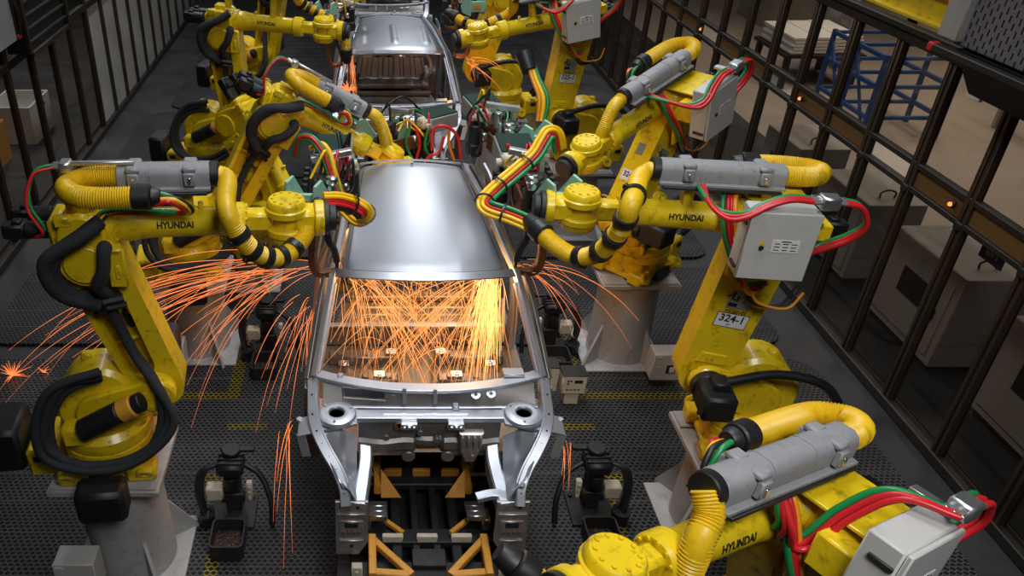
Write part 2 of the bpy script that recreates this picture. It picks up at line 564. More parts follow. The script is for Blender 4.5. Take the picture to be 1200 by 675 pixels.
def circ(cx, cz, r, a0=0, a1=360, n=24):
    return [(cx + r * cos(R(a0 + (a1 - a0) * k / n)), cz + r * sin(R(a0 + (a1 - a0) * k / n))) for k in range(n if a1 - a0 == 360 else n + 1)]
def stadium(c0, r0, c1, r1, n=14):
    """Outline around two circles, c0 below c1, given as (x, z)."""
    d = V(c1) - V(c0); L = d.length
    a = math.degrees(math.atan2(d.y, d.x))
    k = math.degrees(math.asin((r0 - r1) / L)) if L > abs(r0 - r1) else 0
    o = [(c0[0] + r0 * cos(R(t)), c0[1] + r0 * sin(R(t))) for t in [a + 90 - k + (180 + 2 * k) * i / n for i in range(n + 1)]]
    o += [(c1[0] + r1 * cos(R(t)), c1[1] + r1 * sin(R(t))) for t in [a - 90 + k + (180 - 2 * k) * i / n for i in range(n + 1)]]
    return o
def hose(path, r, pitch=0.013, depth=0.10, seg=14):
    """Corrugated hose along a spline: centre points and radii."""
    p = resample(spline(path, 16), pitch / 2)
    return p, [r * (1 + (depth / 2 if i % 2 else -depth / 2)) for i in range(len(p))]

def perforated_mat():
    m, nt, b = new_mat('perforated_sheet')
    N, L = nt.nodes.new, nt.links.new
    def ma_(op, a, c=None):
        n = N('ShaderNodeMath'); n.operation = op
        for i, q in enumerate((a, c)):
            if q is None: continue
            if isinstance(q, (int, float)): n.inputs[i].default_value = q
            else: L(q, n.inputs[i])
        return n.outputs[0]
    tc = N('ShaderNodeTexCoord'); sp = N('ShaderNodeSeparateXYZ')
    L(tc.outputs['Object'], sp.inputs[0])
    h = ma_('DIVIDE', ma_('ADD', sp.outputs[0], sp.outputs[1]), 0.048)
    w = ma_('DIVIDE', sp.outputs[2], 0.085)
    col = ma_('FLOOR', h)
    w = ma_('ADD', w, ma_('MULTIPLY', ma_('ABSOLUTE', ma_('MODULO', col, 2.0)), 0.5))
    fx = ma_('ABSOLUTE', ma_('SUBTRACT', ma_('SUBTRACT', h, col), 0.5))
    fz = ma_('ABSOLUTE', ma_('SUBTRACT', ma_('SUBTRACT', w, ma_('FLOOR', w)), 0.5))
    hole = ma_('MULTIPLY', ma_('LESS_THAN', fx, 0.16), ma_('LESS_THAN', fz, 0.28))
    mx = N('ShaderNodeMix'); mx.data_type = 'RGBA'
    L(hole, mx.inputs[0])
    mx.inputs[6].default_value = (0.16, 0.16, 0.18, 1)
    mx.inputs[7].default_value = (0.006, 0.006, 0.006, 1)
    L(mx.outputs[2], b.inputs['Base Color'])
    b.inputs['Roughness'].default_value = 0.5
    b.inputs['Metallic'].default_value = 0.3
    return m
MT['perforated'] = perforated_mat()
MT['pale_panel'] = mat('pale_panel', (0.30, 0.29, 0.27), 0.6, 0, 0.3, 1.2)
MT['seam'] = mat('seam_steel', (0.085, 0.085, 0.088), 0.6, 0.2, 0.6, 3)
MT['cabinet_white'] = mat('cabinet_cream', (0.40, 0.385, 0.36), 0.5, 0, 0.06, 3)
MT['spark_in'] = emit('bright_spark', (1.0, 0.33, 0.085), 1.7)

# ------------------------------------------------------------------ floor
WL, WR = -4.25, 4.85
def slab(name, x0, x1, y0, y1, z, th, ma, kind='structure'):
    o = MB().box((x1 - x0, y1 - y0, th), ((x0 + x1) / 2, (y0 + y1) / 2, z - th / 2), b=0.002).build(name, ma)
    return tag(o, kind=kind)
slab('floor', -16, 20, -2, 40, -0.035, 0.2, 'concrete')

def rounded(x0, x1, y0, y1, r, corners):
    """Rectangle outline with the listed corners rounded (0 = x0y0, 1 = x1y0, 2 = x1y1, 3 = x0y1)."""
    o = []
    for i, (cx, cy, a) in enumerate(((x0 + r, y0 + r, 180), (x1 - r, y0 + r, 270), (x1 - r, y1 - r, 0), (x0 + r, y1 - r, 90))):
        if i in corners: o += [(cx + r * cos(R(a + 90 * k / 8)), cy + r * sin(R(a + 90 * k / 8))) for k in range(9)]
        else: o.append(((x0, y0), (x1, y0), (x1, y1), (x0, y1))[i])
    return o
def flat(name, out, z, th, ma, mb=None):
    g = mb or MB()
    n = len(out)
    g.add([(p[0], p[1], z) for p in out] + [(p[0], p[1], z - th) for p in out],
          [tuple(range(n)), tuple(range(n, 2 * n))] + [(i, (i + 1) % n, n + (i + 1) % n, n + i) for i in range(n)])
    return g
# grating planks, each running across the cell; the seams between them show as pale lines
pl = MB()
y = 0.4
k = 0
PITCH = 0.305
isl = [(-3.55, 4.35, 0.4, 3.3), (-3.75, 4.45, 3.3, 6.45), (-3.85, 4.35, 6.7, 8.25), (-3.85, 4.25, 8.5, 10.6), (-3.75, 4.1, 10.9, 13.6), (-3.4, 3.9, 13.9, 24.0)]
for x0, x1, y0, y1 in isl:
    n = max(1, round((y1 - y0) / PITCH)); p = (y1 - y0) / n
    for i in range(n):
        cs = ([0, 1] if i == 0 else []) + ([2, 3] if i == n - 1 else [])
        flat('', rounded(x0, x1, y0 + i * p + .004, y0 + (i + 1) * p - .004, min(.25, p * .8), cs), 0.0, 0.03, None, pl)
tag(pl.build('floor_grating', 'grating'), kind='structure')
# bright seam bars under the plank joints
sb = MB()
for x0, x1, y0, y1 in isl:
    n = max(1, round((y1 - y0) / PITCH)); p = (y1 - y0) / n
    for i in range(1, n): sb.box((x1 - x0 - .02, 0.009, 0.012), ((x0 + x1) / 2, y0 + i * p, -0.004), b=0.001)
tag(sb.build('floor_seam', 'seam'), kind='structure')
# yellow-painted plank strips round the pedestals
ym = MB()
def strip(x0, x1, y0, y1): flat('', [(x0, y0), (x1, y0), (x1, y1), (x0, y1)], 0.0025, 0.002, None, ym)
for mir in (1, -1):
    X = lambda x: 0.45 + mir * (x - 0.45)
    def st(x0, x1, y0, y1): strip(min(X(x0), X(x1)), max(X(x0), X(x1)), y0, y1)
    st(2.02, 2.14, 5.92, 7.0); st(2.02, 3.15, 5.83, 5.92)
    st(1.72, 2.08, 5.40, 5.48)
    st(1.93, 2.03, 3.35, 4.75)
    st(1.93, 2.25, 4.78, 4.86)
    st(2.85, 2.97, 10.2, 13.5)
tag(ym.build('floor_marking', 'grating_yellow'), kind='structure')

# ------------------------------------------------------------------ right glazed enclosure
def post(mb, x, y, z0, z1, w=0.065, d=0.075):
    """Bronze upright made of two channels with a dark groove."""
    mb.box((d, w * 0.40, z1 - z0), (x, y - w * 0.32, (z0 + z1) / 2), b=0.006)
    mb.box((d, w * 0.40, z1 - z0), (x, y + w * 0.32, (z0 + z1) / 2), b=0.006)
    mb.box((d * 0.5, w * 0.3, z1 - z0), (x, y, (z0 + z1) / 2), b=0.002)
ys = [3.55 + 0.745 * i for i in range(0, 24)]
fr = MB()
for y in ys: post(fr, WR, y, 0.0, 2.95, 0.095)
tag(fr.build('wall_right', 'frame'), kind='structure')
fr = MB()
L0, L1 = ys[0], ys[-1]
fr.box((0.10, L1 - L0, 0.09), (WR, (L0 + L1) / 2, 2.96), b=0.01)
fr.box((0.07, L1 - L0, 0.05), (WR, (L0 + L1) / 2, 2.04), b=0.006)
fr.box((0.07, L1 - L0, 0.05), (WR, (L0 + L1) / 2, 1.83), b=0.006)
fr.box((0.10, L1 - L0, 0.10), (WR, (L0 + L1) / 2, 0.02), b=0.01)
for y in ys: fr.box((0.09, 0.085, 0.07), (WR - 0.01, y, 1.82), b=0.008)
tag(fr.build('trim_1', 'frame_dark'), kind='structure')
wd = MB()
for i, y in enumerate(ys[:-1]):
    if i % 3 != 1: wd.box((0.02, 0.64, 0.16), (WR, y + 0.3725, 1.935), b=0.003)
tag(wd.build('trim_2', 'wood'), kind='structure')
fr = MB()
fr.box((0.09, L1 - L0, 0.06), (WR - 0.03, (L0 + L1) / 2, 3.035), b=0.01)
tag(fr.build('trim_3', 'frame_dark'), kind='structure')
wn = 1
for i, y in enumerate(ys[:-1]):
    for z0, z1 in ((0.07, 1.805), (2.065, 2.915)):
        g = MB().box((0.008, 0.65, z1 - z0), (WR + 0.012, y + 0.3725, (z0 + z1) / 2), b=0.001).build('window_%d' % wn, 'glass')
        tag(g, kind='structure'); wn += 1
# left enclosure
yl = [7.2 + 0.80 * i for i in range(0, 18)]
fr = MB()
for y in yl: post(fr, WL, y, 0.0, 2.75, 0.075)
tag(fr.build('wall_left', 'frame'), kind='structure')
fr = MB()
L0, L1 = yl[0], yl[-1]
fr.box((0.10, L1 - L0, 0.09), (WL, (L0 + L1) / 2, 2.75), b=0.01)
fr.box((0.07, L1 - L0, 0.10), (WL, (L0 + L1) / 2, 1.98), b=0.006)
fr.box((0.10, L1 - L0, 0.10), (WL, (L0 + L1) / 2, 0.02), b=0.01)
tag(fr.build('trim_4', 'frame_dark'), kind='structure')
for i, y in enumerate(yl[:-1]):
    for z0, z1 in ((0.07, 1.93), (2.03, 2.705)):
        g = MB().box((0.008, 0.73, z1 - z0), (WL - 0.012, y + 0.40, (z0 + z1) / 2), b=0.001).build('window_%d' % wn, 'pale_panel' if y > 12.0 else 'glass')
        tag(g, kind='structure'); wn += 1
# hall beyond the glass
slab('floor_hall', 5.0, 20, -1, 40, 0.0, 0.03, 'hall_floor')
slab('floor_dark_strip', 5.0, 6.6, -1, 40, 0.004, 0.02, 'concrete')  # flat dark strip laid over the hall floor along the glass
slab('floor_walkway', -16, -4.4, -1, 40, 0.0, 0.03, 'concrete')
tag(MB().box((0.2, 42, 8), (19.0, 19, 4.0)).build('wall_hall', 'hall_wall'), kind='structure')
tag(MB().box((0.2, 42, 8), (-11.5, 19, 4.0)).build('wall_far_left', 'hall_wall'), kind='structure')
tag(MB().box((36, 0.2, 8), (2, 39.5, 4.0)).build('wall_back', 'hall_wall'), kind='structure')

# ------------------------------------------------------------------ car bodies in white on their carriers
CX = 0.45
def car(label, y_off, ribs=0, seat_shine=False):
    root = tag(empty('car_body', (CX, y_off + 5.2, 0.62)), label, 'car body', 'car bodies on the line')
    D = M.Translation((0, -5.2, -0.62))          # geometry is written with y = 5.2 at the root and true heights
    def mb(): return MB(m=D)
    # roof
    def hw(t): return 0.575 - 0.135 * t
    def roofp(a, t):
        x = (a * 2 - 1) * hw(t)
        y = 4.83 - 0.13 * (1 - (a * 2 - 1) ** 2) * (1 - t) ** 2 + 1.80 * t
        z = 1.985 + 0.045 * (1 - (a * 2 - 1) ** 2) + 0.032 * sin(pi * (0.16 + t * 0.76)) - 0.010
        e = abs(a * 2 - 1)
        if e > 0.93: z -= 0.016 * (e - 0.93) / 0.07
        if t < 0.05: z -= 0.012 * (1 - t / 0.05)
        if t > 0.93: z -= 0.02 * (t - 0.93) / 0.07
        if ribs and 0.1 < t < 0.62:
            for c in (-0.42, 0.0, 0.42):
                q = abs(x - c) / 0.045
                if q < 1: z += 0.012 * (1 - q * q) * min(1, (t - .1) / .06, (.62 - t) / .06)
        return (x, y, z)
    r = mb().grid(roofp, 64 if ribs else 40, 40, -0.004)
    r = r.build('roof', 'roof', root, smooth=50)
    for s in (-1, 1):
        MB(m=D).tube([V(roofp(0.5 + s * 0.468, t / 20)) + V((0, 0, 0.001)) for t in range(1, 20)], 0.0035, 6).build('roof_groove', 'ink', r)
    MB(m=D).tube([V(roofp(a / 30, 0.012)) + V((0, 0, 0.0005)) for a in range(1, 30)], 0.003, 6).build('header_seam', 'ink', r)
    MB(m=D).tube([V(roofp(a / 30, 0.945)) + V((0, 0, 0.0)) for a in range(2, 29)], 0.002, 6).build('rear_seam', 'dark', r)
    # front header and rear header strips
    h = mb().grid(lambda a, t: ((a * 2 - 1) * (0.60 + 0.02 * t), 4.825 - 0.132 * (1 - (a * 2 - 1) ** 2) - 0.055 * t, 1.975 + 0.045 * (1 - (a * 2 - 1) ** 2) - 0.026 * t), 30, 3, 0.012)
    h.build('front_header', 'roof', root)
    h = mb().grid(lambda a, t: ((a * 2 - 1) * 0.45, 6.66 + 0.09 * t, 1.99 + 0.035 * (1 - (a * 2 - 1) ** 2) - 0.03 * t), 20, 3, 0.012)
    h.build('rear_header', 'body', root)
    MB(m=D).cyl((0, 6.52, 2.045), (0, 6.52, 2.052), 0.012, seg=12).build('roof_boss', 'dark', r)
    # side rails with screen pillars
    for s in (-1, 1):
        p = spline([(s * 0.475, 6.68, 1.962), (s * 0.545, 5.9, 1.985), (s * 0.605, 5.1, 1.965), (s * 0.640, 4.80, 1.935), (s * 0.690, 4.52, 1.75), (s * 0.750, 4.22, 1.515)], 8)
        mb().sweep(p, 0.042, 0.05, up=(s * 0.3, -0.3, 1)).build('roof_rail', 'body', root)
        p2 = spline([(s * 0.53, 6.70, 1.93), (s * 0.60, 5.9, 1.95), (s * 0.655, 5.1, 1.93), (s * 0.69, 4.80, 1.89), (s * 0.735, 4.52, 1.71), (s * 0.785, 4.24, 1.47)], 8)
        mb().sweep(p2, 0.035, 0.09, up=(s * 0.5, -0.2, 1)).build('pillar_flange', 'body_dull', root)
        mb().sweep(spline([(s * 0.625, 4.76, 1.905), (s * 0.668, 4.52, 1.735), (s * 0.725, 4.25, 1.52)], 8), 0.03, 0.03, up=(s * 0.3, -0.3, 1)).build('screen_flange', 'body', root)
        # side frame: sill, centre pillar, quarter
        mb().sweep([(s * 0.79, 4.30, 0.80), (s * 0.81, 5.2, 0.79), (s * 0.80, 6.6, 0.80)], 0.10, 0.14).build('sill', 'body_dull', root)
        mb().sweep(spline([(s * 0.80, 5.55, 0.84), (s * 0.815, 5.55, 1.2), (s * 0.76, 5.58, 1.6), (s * 0.60, 5.62, 1.93)], 6), 0.20, 0.05, up=(s, 0, 0.2)).build('centre_pillar', 'body', root)
        mb().grid(lambda a, t: (s * (0.81 - 0.25 * max(0, t - .45) ** 1.2 + 0.02 * sin(pi * a)), 6.15 + 0.95 * a - 0.25 * t * a, 0.80 + 1.12 * t), 14, 14, 0.02).build('quarter_panel', 'body', root)
        mb().sweep(spline([(s * 0.78, 4.22, 1.46), (s * 0.80, 4.25, 1.20), (s * 0.80, 4.32, 0.84)], 6), 0.12, 0.07, up=(s, 0, 0)).build('hinge_pillar', 'body_dull', root)
        # inner side trim behind the door opening
        mb().grid(lambda a, t: (s * (0.66 + 0.03 * sin(pi * a)), 6.05 + 0.9 * a, 0.95 + 0.8 * t), 10, 8, 0.015).build('inner_quarter', 'body_dull', root)
        # wheelhouse
        mb().grid(lambda a, t: (s * (0.46 + 0.22 * t), 6.5 - 0.36 * cos(pi * a) * (1 - .15 * (1 - t)), 0.95 + 0.34 * sin(pi * a) * (0.75 + .25 * t)), 14, 6, 0.01).build('wheelhouse', 'body_dull', root)
    # floor, tunnel, cross members, seat step and rear pan
    def floorp(a, t):
        x = (a * 2 - 1) * 0.76; y = 4.35 + 1.15 * t
        z = 0.84 + 0.025 * max(0, 1 - (abs(x) / 0.13) ** 2) ** 0.5 if abs(x) < 0.13 else 0.84
        if 0.2 < abs(x) < 0.68:
            z += 0.010 * (1 if (sin(x * 42) > 0.55 and 0.12 < t < 0.9) else 0)
        return (x, y, z)
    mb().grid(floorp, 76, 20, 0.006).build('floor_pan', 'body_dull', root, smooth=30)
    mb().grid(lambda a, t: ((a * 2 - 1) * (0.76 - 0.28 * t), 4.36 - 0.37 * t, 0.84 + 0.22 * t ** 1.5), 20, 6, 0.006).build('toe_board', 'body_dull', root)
    for s in (-1, 1):
        for y in (4.98, 5.28):
            m = mb().box((0.55, 0.10, 0.085), (s * 0.43, y, 0.88), b=0.012)
            for k in (-0.18, 0.02, 0.2): m.box((0.05, 0.06, 0.02), (s * 0.43 + k, y, 0.93), b=0.004)
            m.build('cross_member', 'body_dull', root)
        for k, (x, y) in enumerate(((0.30, 4.98), (0.58, 5.12), (0.20, 5.28))):
            m = mb().box((0.085, 0.07, 0.012), (s * x, y, 0.945), b=0.003)
            m.ring((s * x, y, 0.955), (0, 0, 1), 0.012, 0.022, 0.012, 12)
            m.build('seat_bracket', 'silver', root)
    def step(a, t):
        x = (a * 2 - 1) * 0.72
        z = 0.85 + 0.18 * t
        y = 5.50 + 0.02 * t + (0.012 if sin(x * 22) > 0.4 else 0)
        return (x, y, z)
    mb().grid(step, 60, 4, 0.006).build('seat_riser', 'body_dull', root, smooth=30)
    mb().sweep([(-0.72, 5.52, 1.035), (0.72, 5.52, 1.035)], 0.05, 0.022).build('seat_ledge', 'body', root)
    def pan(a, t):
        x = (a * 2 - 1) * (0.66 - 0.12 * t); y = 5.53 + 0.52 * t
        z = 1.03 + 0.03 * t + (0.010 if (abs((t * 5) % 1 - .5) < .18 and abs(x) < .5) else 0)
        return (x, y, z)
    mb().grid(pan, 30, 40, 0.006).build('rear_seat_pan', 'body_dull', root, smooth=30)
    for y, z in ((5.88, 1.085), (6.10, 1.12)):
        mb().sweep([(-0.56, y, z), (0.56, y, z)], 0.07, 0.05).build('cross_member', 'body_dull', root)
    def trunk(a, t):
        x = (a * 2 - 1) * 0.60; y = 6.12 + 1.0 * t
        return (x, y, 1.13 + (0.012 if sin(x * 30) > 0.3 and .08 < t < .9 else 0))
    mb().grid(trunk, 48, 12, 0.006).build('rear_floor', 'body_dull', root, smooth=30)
    # rear bulkhead frame behind the seats
    m = mb()
    m.sweep(spline([(-0.60, 6.35, 1.14), (-0.58, 6.40, 1.42), (-0.40, 6.44, 1.50), (0.40, 6.44, 1.50), (0.58, 6.40, 1.42), (0.60, 6.35, 1.14)], 6), 0.05, 0.06, up=(0, 1, 0.1))
    m.build('bulkhead_frame', 'body', root)
    mb().grid(lambda a, t: ((a * 2 - 1) * (0.54 - .06 * t), 6.42 + (.015 if sin(a * 40) > .3 else 0), 1.15 + 0.30 * t), 60, 4, 0.01).build('bulkhead_panel', 'body', root, smooth=30)
    m = mb().box((0.10, 0.05, 0.03), (0.28, 6.05, 1.16), b=0.006).ring((0.28, 6.05, 1.185), (0, 0, 1), 0.015, 0.03, 0.02, 12)
    m.build('seat_bracket', 'silver', root)
    # cowl
    cy = lambda x: 4.245 - 0.13 * (1 - (abs(x) / 0.745) ** 2.2)
    cz = lambda x: 1.515 - 0.02 * (1 - (abs(x) / 0.745) ** 2)
    def strip(y_, z_, w, h, name, ma, half=0.745, n=30):
        m = mb().sweep([((2 * i / n - 1) * half, y_((2 * i / n - 1) * half), z_((2 * i / n - 1) * half)) for i in range(n + 1)], w, h)
        m.build(name, ma, root)
    strip(cy, cz, 0.078, 0.030, 'cowl_top', 'body')
    def cowlp(a, t):
        x = (a * 2 - 1) * 0.69
        return (x, cy(x) - 0.02 + (4.085 - cy(x)) * t, cz(x) - 0.02 - 0.115 * t + 0.012 * sin(pi * t) + (0.012 if .12 < a < .33 and .2 < t < .75 else 0))
    mb().grid(cowlp, 50, 10, 0.008).build('cowl_panel', 'body_dull', root, smooth=30)
    # air intake slot with a raised surround
    m = mb()
    P0 = lambda x, t: V((x, cy(x) - 0.02 + (4.085 - cy(x)) * t, cz(x) - 0.003 - 0.115 * t + 0.012 * sin(pi * t)))
    q = [P0(-0.56, .25), P0(-0.28, .25), P0(-0.28, .70), P0(-0.56, .70)]
    m.tube(q + [q[0]], 0.011, 8)
    m.build('intake_surround', 'body_dull', root)
    m = mb(); m.grid(lambda a, t: P0(-0.55 + 0.26 * a, .30 + .34 * t) + V((0, 0, 0.014)), 4, 2, 0.004)
    m.build('intake_slot', 'ink', root)
    for x in (0.30, 0.40):
        mb().ring(P0(x, .5) + V((0, 0, 0.012)), (0, -.4, 1), 0.012, 0.030, 0.018, 16).build('wiper_mount', 'body', root)
    for x in (-0.165, 0.035):
        m = mb().sweep([(x, cy(x) - 0.015, cz(x) + 0.015), (x, 4.07, 1.415)], 0.026, 0.05)
        m.build('cowl_brace', 'body', root)
    m = mb().box((0.04, 0.07, 0.03), (0.17, 4.06, 1.40), b=0.005); m.build('cowl_brace', 'body', root)
    m = mb().box((0.14, 0.08, 0.02), (0.56, 4.235, 1.535), b=0.004); m.build('cowl_bracket', 'body', root)
    m = mb().box((0.035, 0.03, 0.025), (-0.58, 4.21, 1.53), b=0.004); m.build('cowl_bracket', 'body', root)
    # cross bar under the cowl
    strip(lambda x: 4.075 - 0.01 * (1 - (x / .66) ** 2), lambda x: 1.372, 0.035, 0.04, 'dash_ledge', 'body', 0.56)
    m = mb().sweep([(-0.50, 4.00, 1.362), (0.50, 4.00, 1.362)], 0.085, 0.045)
    m.build('dash_crossbar', 'body', root)
    m = mb().sweep([(-0.30, 3.992, 1.3865), (0.24, 3.992, 1.3865)], 0.012, 0.008); m.build('crossbar_bead', 'silver', root)
    for x in (-0.135, 0.165):
        m = mb().box((0.11, 0.05, 0.045), (x, 3.94, 1.335), b=0.006)
        for k in (-.03, 0, .03): m.box((0.02, 0.01, 0.02), (x + k, 3.912, 1.335), b=0.003)
        m.build('dash_clip', 'silver', root)
    # firewall
    def wallp(a, t):
        x = (a * 2 - 1) * 0.46
        z = 1.345 - 0.30 * t
        y = 3.985 - 0.02 * (sin(a * pi * 3) ** 2) * sin(pi * t) - (0.025 if .52 < t < .80 else 0) + 0.06 * (t if abs(x) < .1 else 0)
        return (x, y, z)
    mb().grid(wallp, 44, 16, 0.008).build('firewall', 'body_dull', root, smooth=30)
    for x, zz in ((-0.19, 1.33), (-0.06, 1.26), (0.05, 1.20), (-0.28, 1.22), (0.30, 1.25)):
        mb().cyl((x, 3.985, zz), (x, 3.945, zz), 0.022, seg=12).build('firewall_stud', 'body_dull', root)
    MB(m=D).cyl((-0.20, 3.975, 1.315), (-0.20, 3.945, 1.315), 0.034, seg=14).build('firewall_grommet', 'copper', root)
    for x in (-0.13, 0.13):
        mb().prism(circ(x, 1.045, 0.045, n=14), 3.955, 3.99, b=0.006).build('firewall_tab', 'body_dull', root)
    # brake booster bracket: ribbed, tongue shaped
    m = mb()
    m.prism([(0.185, 1.30), (0.345, 1.30), (0.335, 1.16), (0.30, 1.05), (0.235, 1.05), (0.195, 1.16)], 3.90, 3.96, b=0.012)
    for k in range(4): m.box((0.020, 0.03, 0.10), (0.207 + 0.039 * k, 3.895, 1.235), b=0.008)
    m.cyl((0.28, 3.90, 1.11), (0.28, 3.885, 1.11), 0.018, seg=12)
    m.build('pedal_bracket', 'plate_steel', root)
    for s in (-1, 1):
        # strut tower: rounded plate with a bearing hole
        m = mb()
        m.grid(lambda a, t: (s * (0.47 + 0.26 * a), 3.90 + 0.27 * t - 0.05 * a * (1 - t), 1.385 - 0.02 * a), 8, 6, 0.02 * s)
        m.build('tower_plate', 'body', root)
        m = mb().lathe([(0.048, 0.02), (0.055, 0.030), (0.085, 0.034), (0.118, 0.022), (0.128, 0.0), (0.048, 0.0), (0.048, 0.02)], T(s * 0.60, 3.985, 1.382), 32)
        for k in range(3):
            a = 2 * pi * k / 3 + .4
            m.cyl((s * 0.60 + 0.095 * cos(a), 3.985 + 0.095 * sin(a), 1.40), (s * 0.60 + 0.095 * cos(a), 3.985 + 0.095 * sin(a), 1.424), 0.008, seg=8)
        m.build('strut_mount', 'body', root)
        MB(m=D).lathe([(0, 0), (0.049, 0)], T(s * 0.60, 3.985, 1.3885), 24).build('strut_hole', 'ink', root)
        # apron box behind the tower
        m = mb().grid(lambda a, t: (s * (0.54 + 0.15 * a), 4.17 + 0.05 * t, 1.40 + 0.08 * t - (.02 if .3 < a < .7 and .3 < t < .8 else 0)), 10, 6, 0.02)
        m.build('apron_box', 'body', root)
        for k in range(3): mb().box((0.11, 0.012, 0.01), (s * 0.615, 4.185 + .012 * k, 1.425 + .02 * k), b=0.003).build('apron_rib', 'body_dull', root)
        # inner apron: bowl between upper rail and lower rail
        def apron(a, t):
            x0, x1 = 0.47, 0.70 - 0.20 * max(0, t - 0.25) ** 1.1
            x = x0 + (x1 - x0) * a
            y = 3.93 - 0.36 * t
            z = 1.37 - 0.33 * (1 - a) ** 1.3 * (0.35 + .65 * min(1, t * 2.2)) - 0.22 * t * a - 0.05 * sin(pi * a) * sin(pi * t)
            z += 0.012 * sin(t * 14) * (0.4 < a < .9) - .02 * (abs(t - .45) < .1)
            return (s * x, y, z)
        mb().grid(apron, 14, 24, 0.008).build('inner_apron', 'body', root, smooth=40)
        # upper rail
        up_ = [(0.765, 4.23, 1.47), (0.755, 4.10, 1.435), (0.745, 3.96, 1.39), (0.715, 3.86, 1.34), (0.66, 3.78, 1.26), (0.59, 3.70, 1.17), (0.545, 3.62, 1.09), (0.535, 3.55, 1.02)]
        p = spline([(s * x, y, z) for x, y, z in up_], 6)
        m = mb().sweep(p, [0.062 + .012 * sin(pi * i / (len(p) - 1)) for i in range(len(p))], 0.07, up=(s * 0.25, -0.35, 1))
        ru = m.build('upper_rail', 'body', root)
        m = mb()
        for i in (6, 12, 18, 22, 26, 30, 34, 38):
            q = p[i]; n_ = V((s * 0.25, -0.35, 1)).normalized()
            m.cyl(q + n_ * 0.036, q + n_ * 0.0385, 0.0075, seg=8, bev=0)
        m.build('rail_hole', 'ink', ru)  # black discs standing for the dark holes in the rail
        mb().sweep([q + V((-s * 0.026, 0, 0.036)) for q in p[:36]], 0.012, 0.012, up=(s * 0.25, -0.35, 1)).build('rail_flange', 'body', ru)
        # fender bracket sticking out sideways
        m = mb()
        m.grid(lambda a, t: (s * (0.745 + 0.10 * a), 4.00 - 0.15 * t, 1.375 - 0.03 * a - .02 * t), 4, 6, 0.012)
        m.grid(lambda a, t: (s * (0.80 + 0.055 * a - .035 * t), 3.86 - 0.04 * t, 1.33 - 0.15 * t), 4, 4, 0.010)
        m.cyl((s * 0.84, 3.98, 1.36), (s * 0.84, 3.98, 1.345), 0.02, seg=12)
        m.build('fender_bracket', 'body', root)
        # lower rail
        lr = [(0.42, 4.02, 1.13), (0.415, 3.88, 1.06), (0.435, 3.72, 1.0), (0.455, 3.56, 0.98)]
        p = spline([(s * x, y, z) for x, y, z in lr], 6)
        mb().sweep(p, 0.085, 0.12).build('lower_rail', 'body', root)
        # crush-box plate with its window
        m = mb()
        PF = T(s * 0.505, 3.545, 0.83) @ RX(-8)
        o = [(-0.105, 0.215), (0.10, 0.215), (0.10, -0.20), (-0.045, -0.20), (-0.105, -0.10)]
        if s > 0: o = [(-x, z) for x, z in o]
        else: o = [(x * 1, z) for x, z in o]
        o = [(-x, z) for x, z in o]
        m.prism(o, -0.012, 0.012, PF, b=0.003)
        m.box((0.15, 0.012, 0.10), (0, -0.016, 0.02), PF, b=0.004)
        m.box((0.18, 0.012, 0.012), (0, -0.018, 0.12), PF, b=0.003)
        m.box((0.15, 0.012, 0.012), (0, -0.018, -0.085), PF, b=0.003)
        pl_ = m.build('crush_plate', 'plate_steel', root)
        m = mb().box((0.085, 0.008, 0.042), (0.0, -0.0235, 0.042), PF, b=0.004)
        m.cyl((0, -0.012, -0.13), (0, -0.0165, -0.13), 0.012, seg=10, m=PF, bev=0).cyl((0.04, -0.012, 0.17), (0.04, -0.0165, 0.17), 0.010, seg=10, m=PF, bev=0)
        m.build('plate_window', 'ink', pl_)
        m = mb()
        for k in range(4): m.cyl((-0.05 + .033 * k, -0.022, -0.010), (-0.05 + .033 * k, -0.034, -0.010), 0.010, seg=8, m=PF)
        m.build('plate_stud', 'copper', pl_)
    m = mb().sweep(spline([(0.28, 3.62, 1.02), (0.40, 3.64, 1.03), (0.50, 3.60, 1.02)], 5), 0.06, 0.045); m.build('cross_tab', 'body', root)
    return root

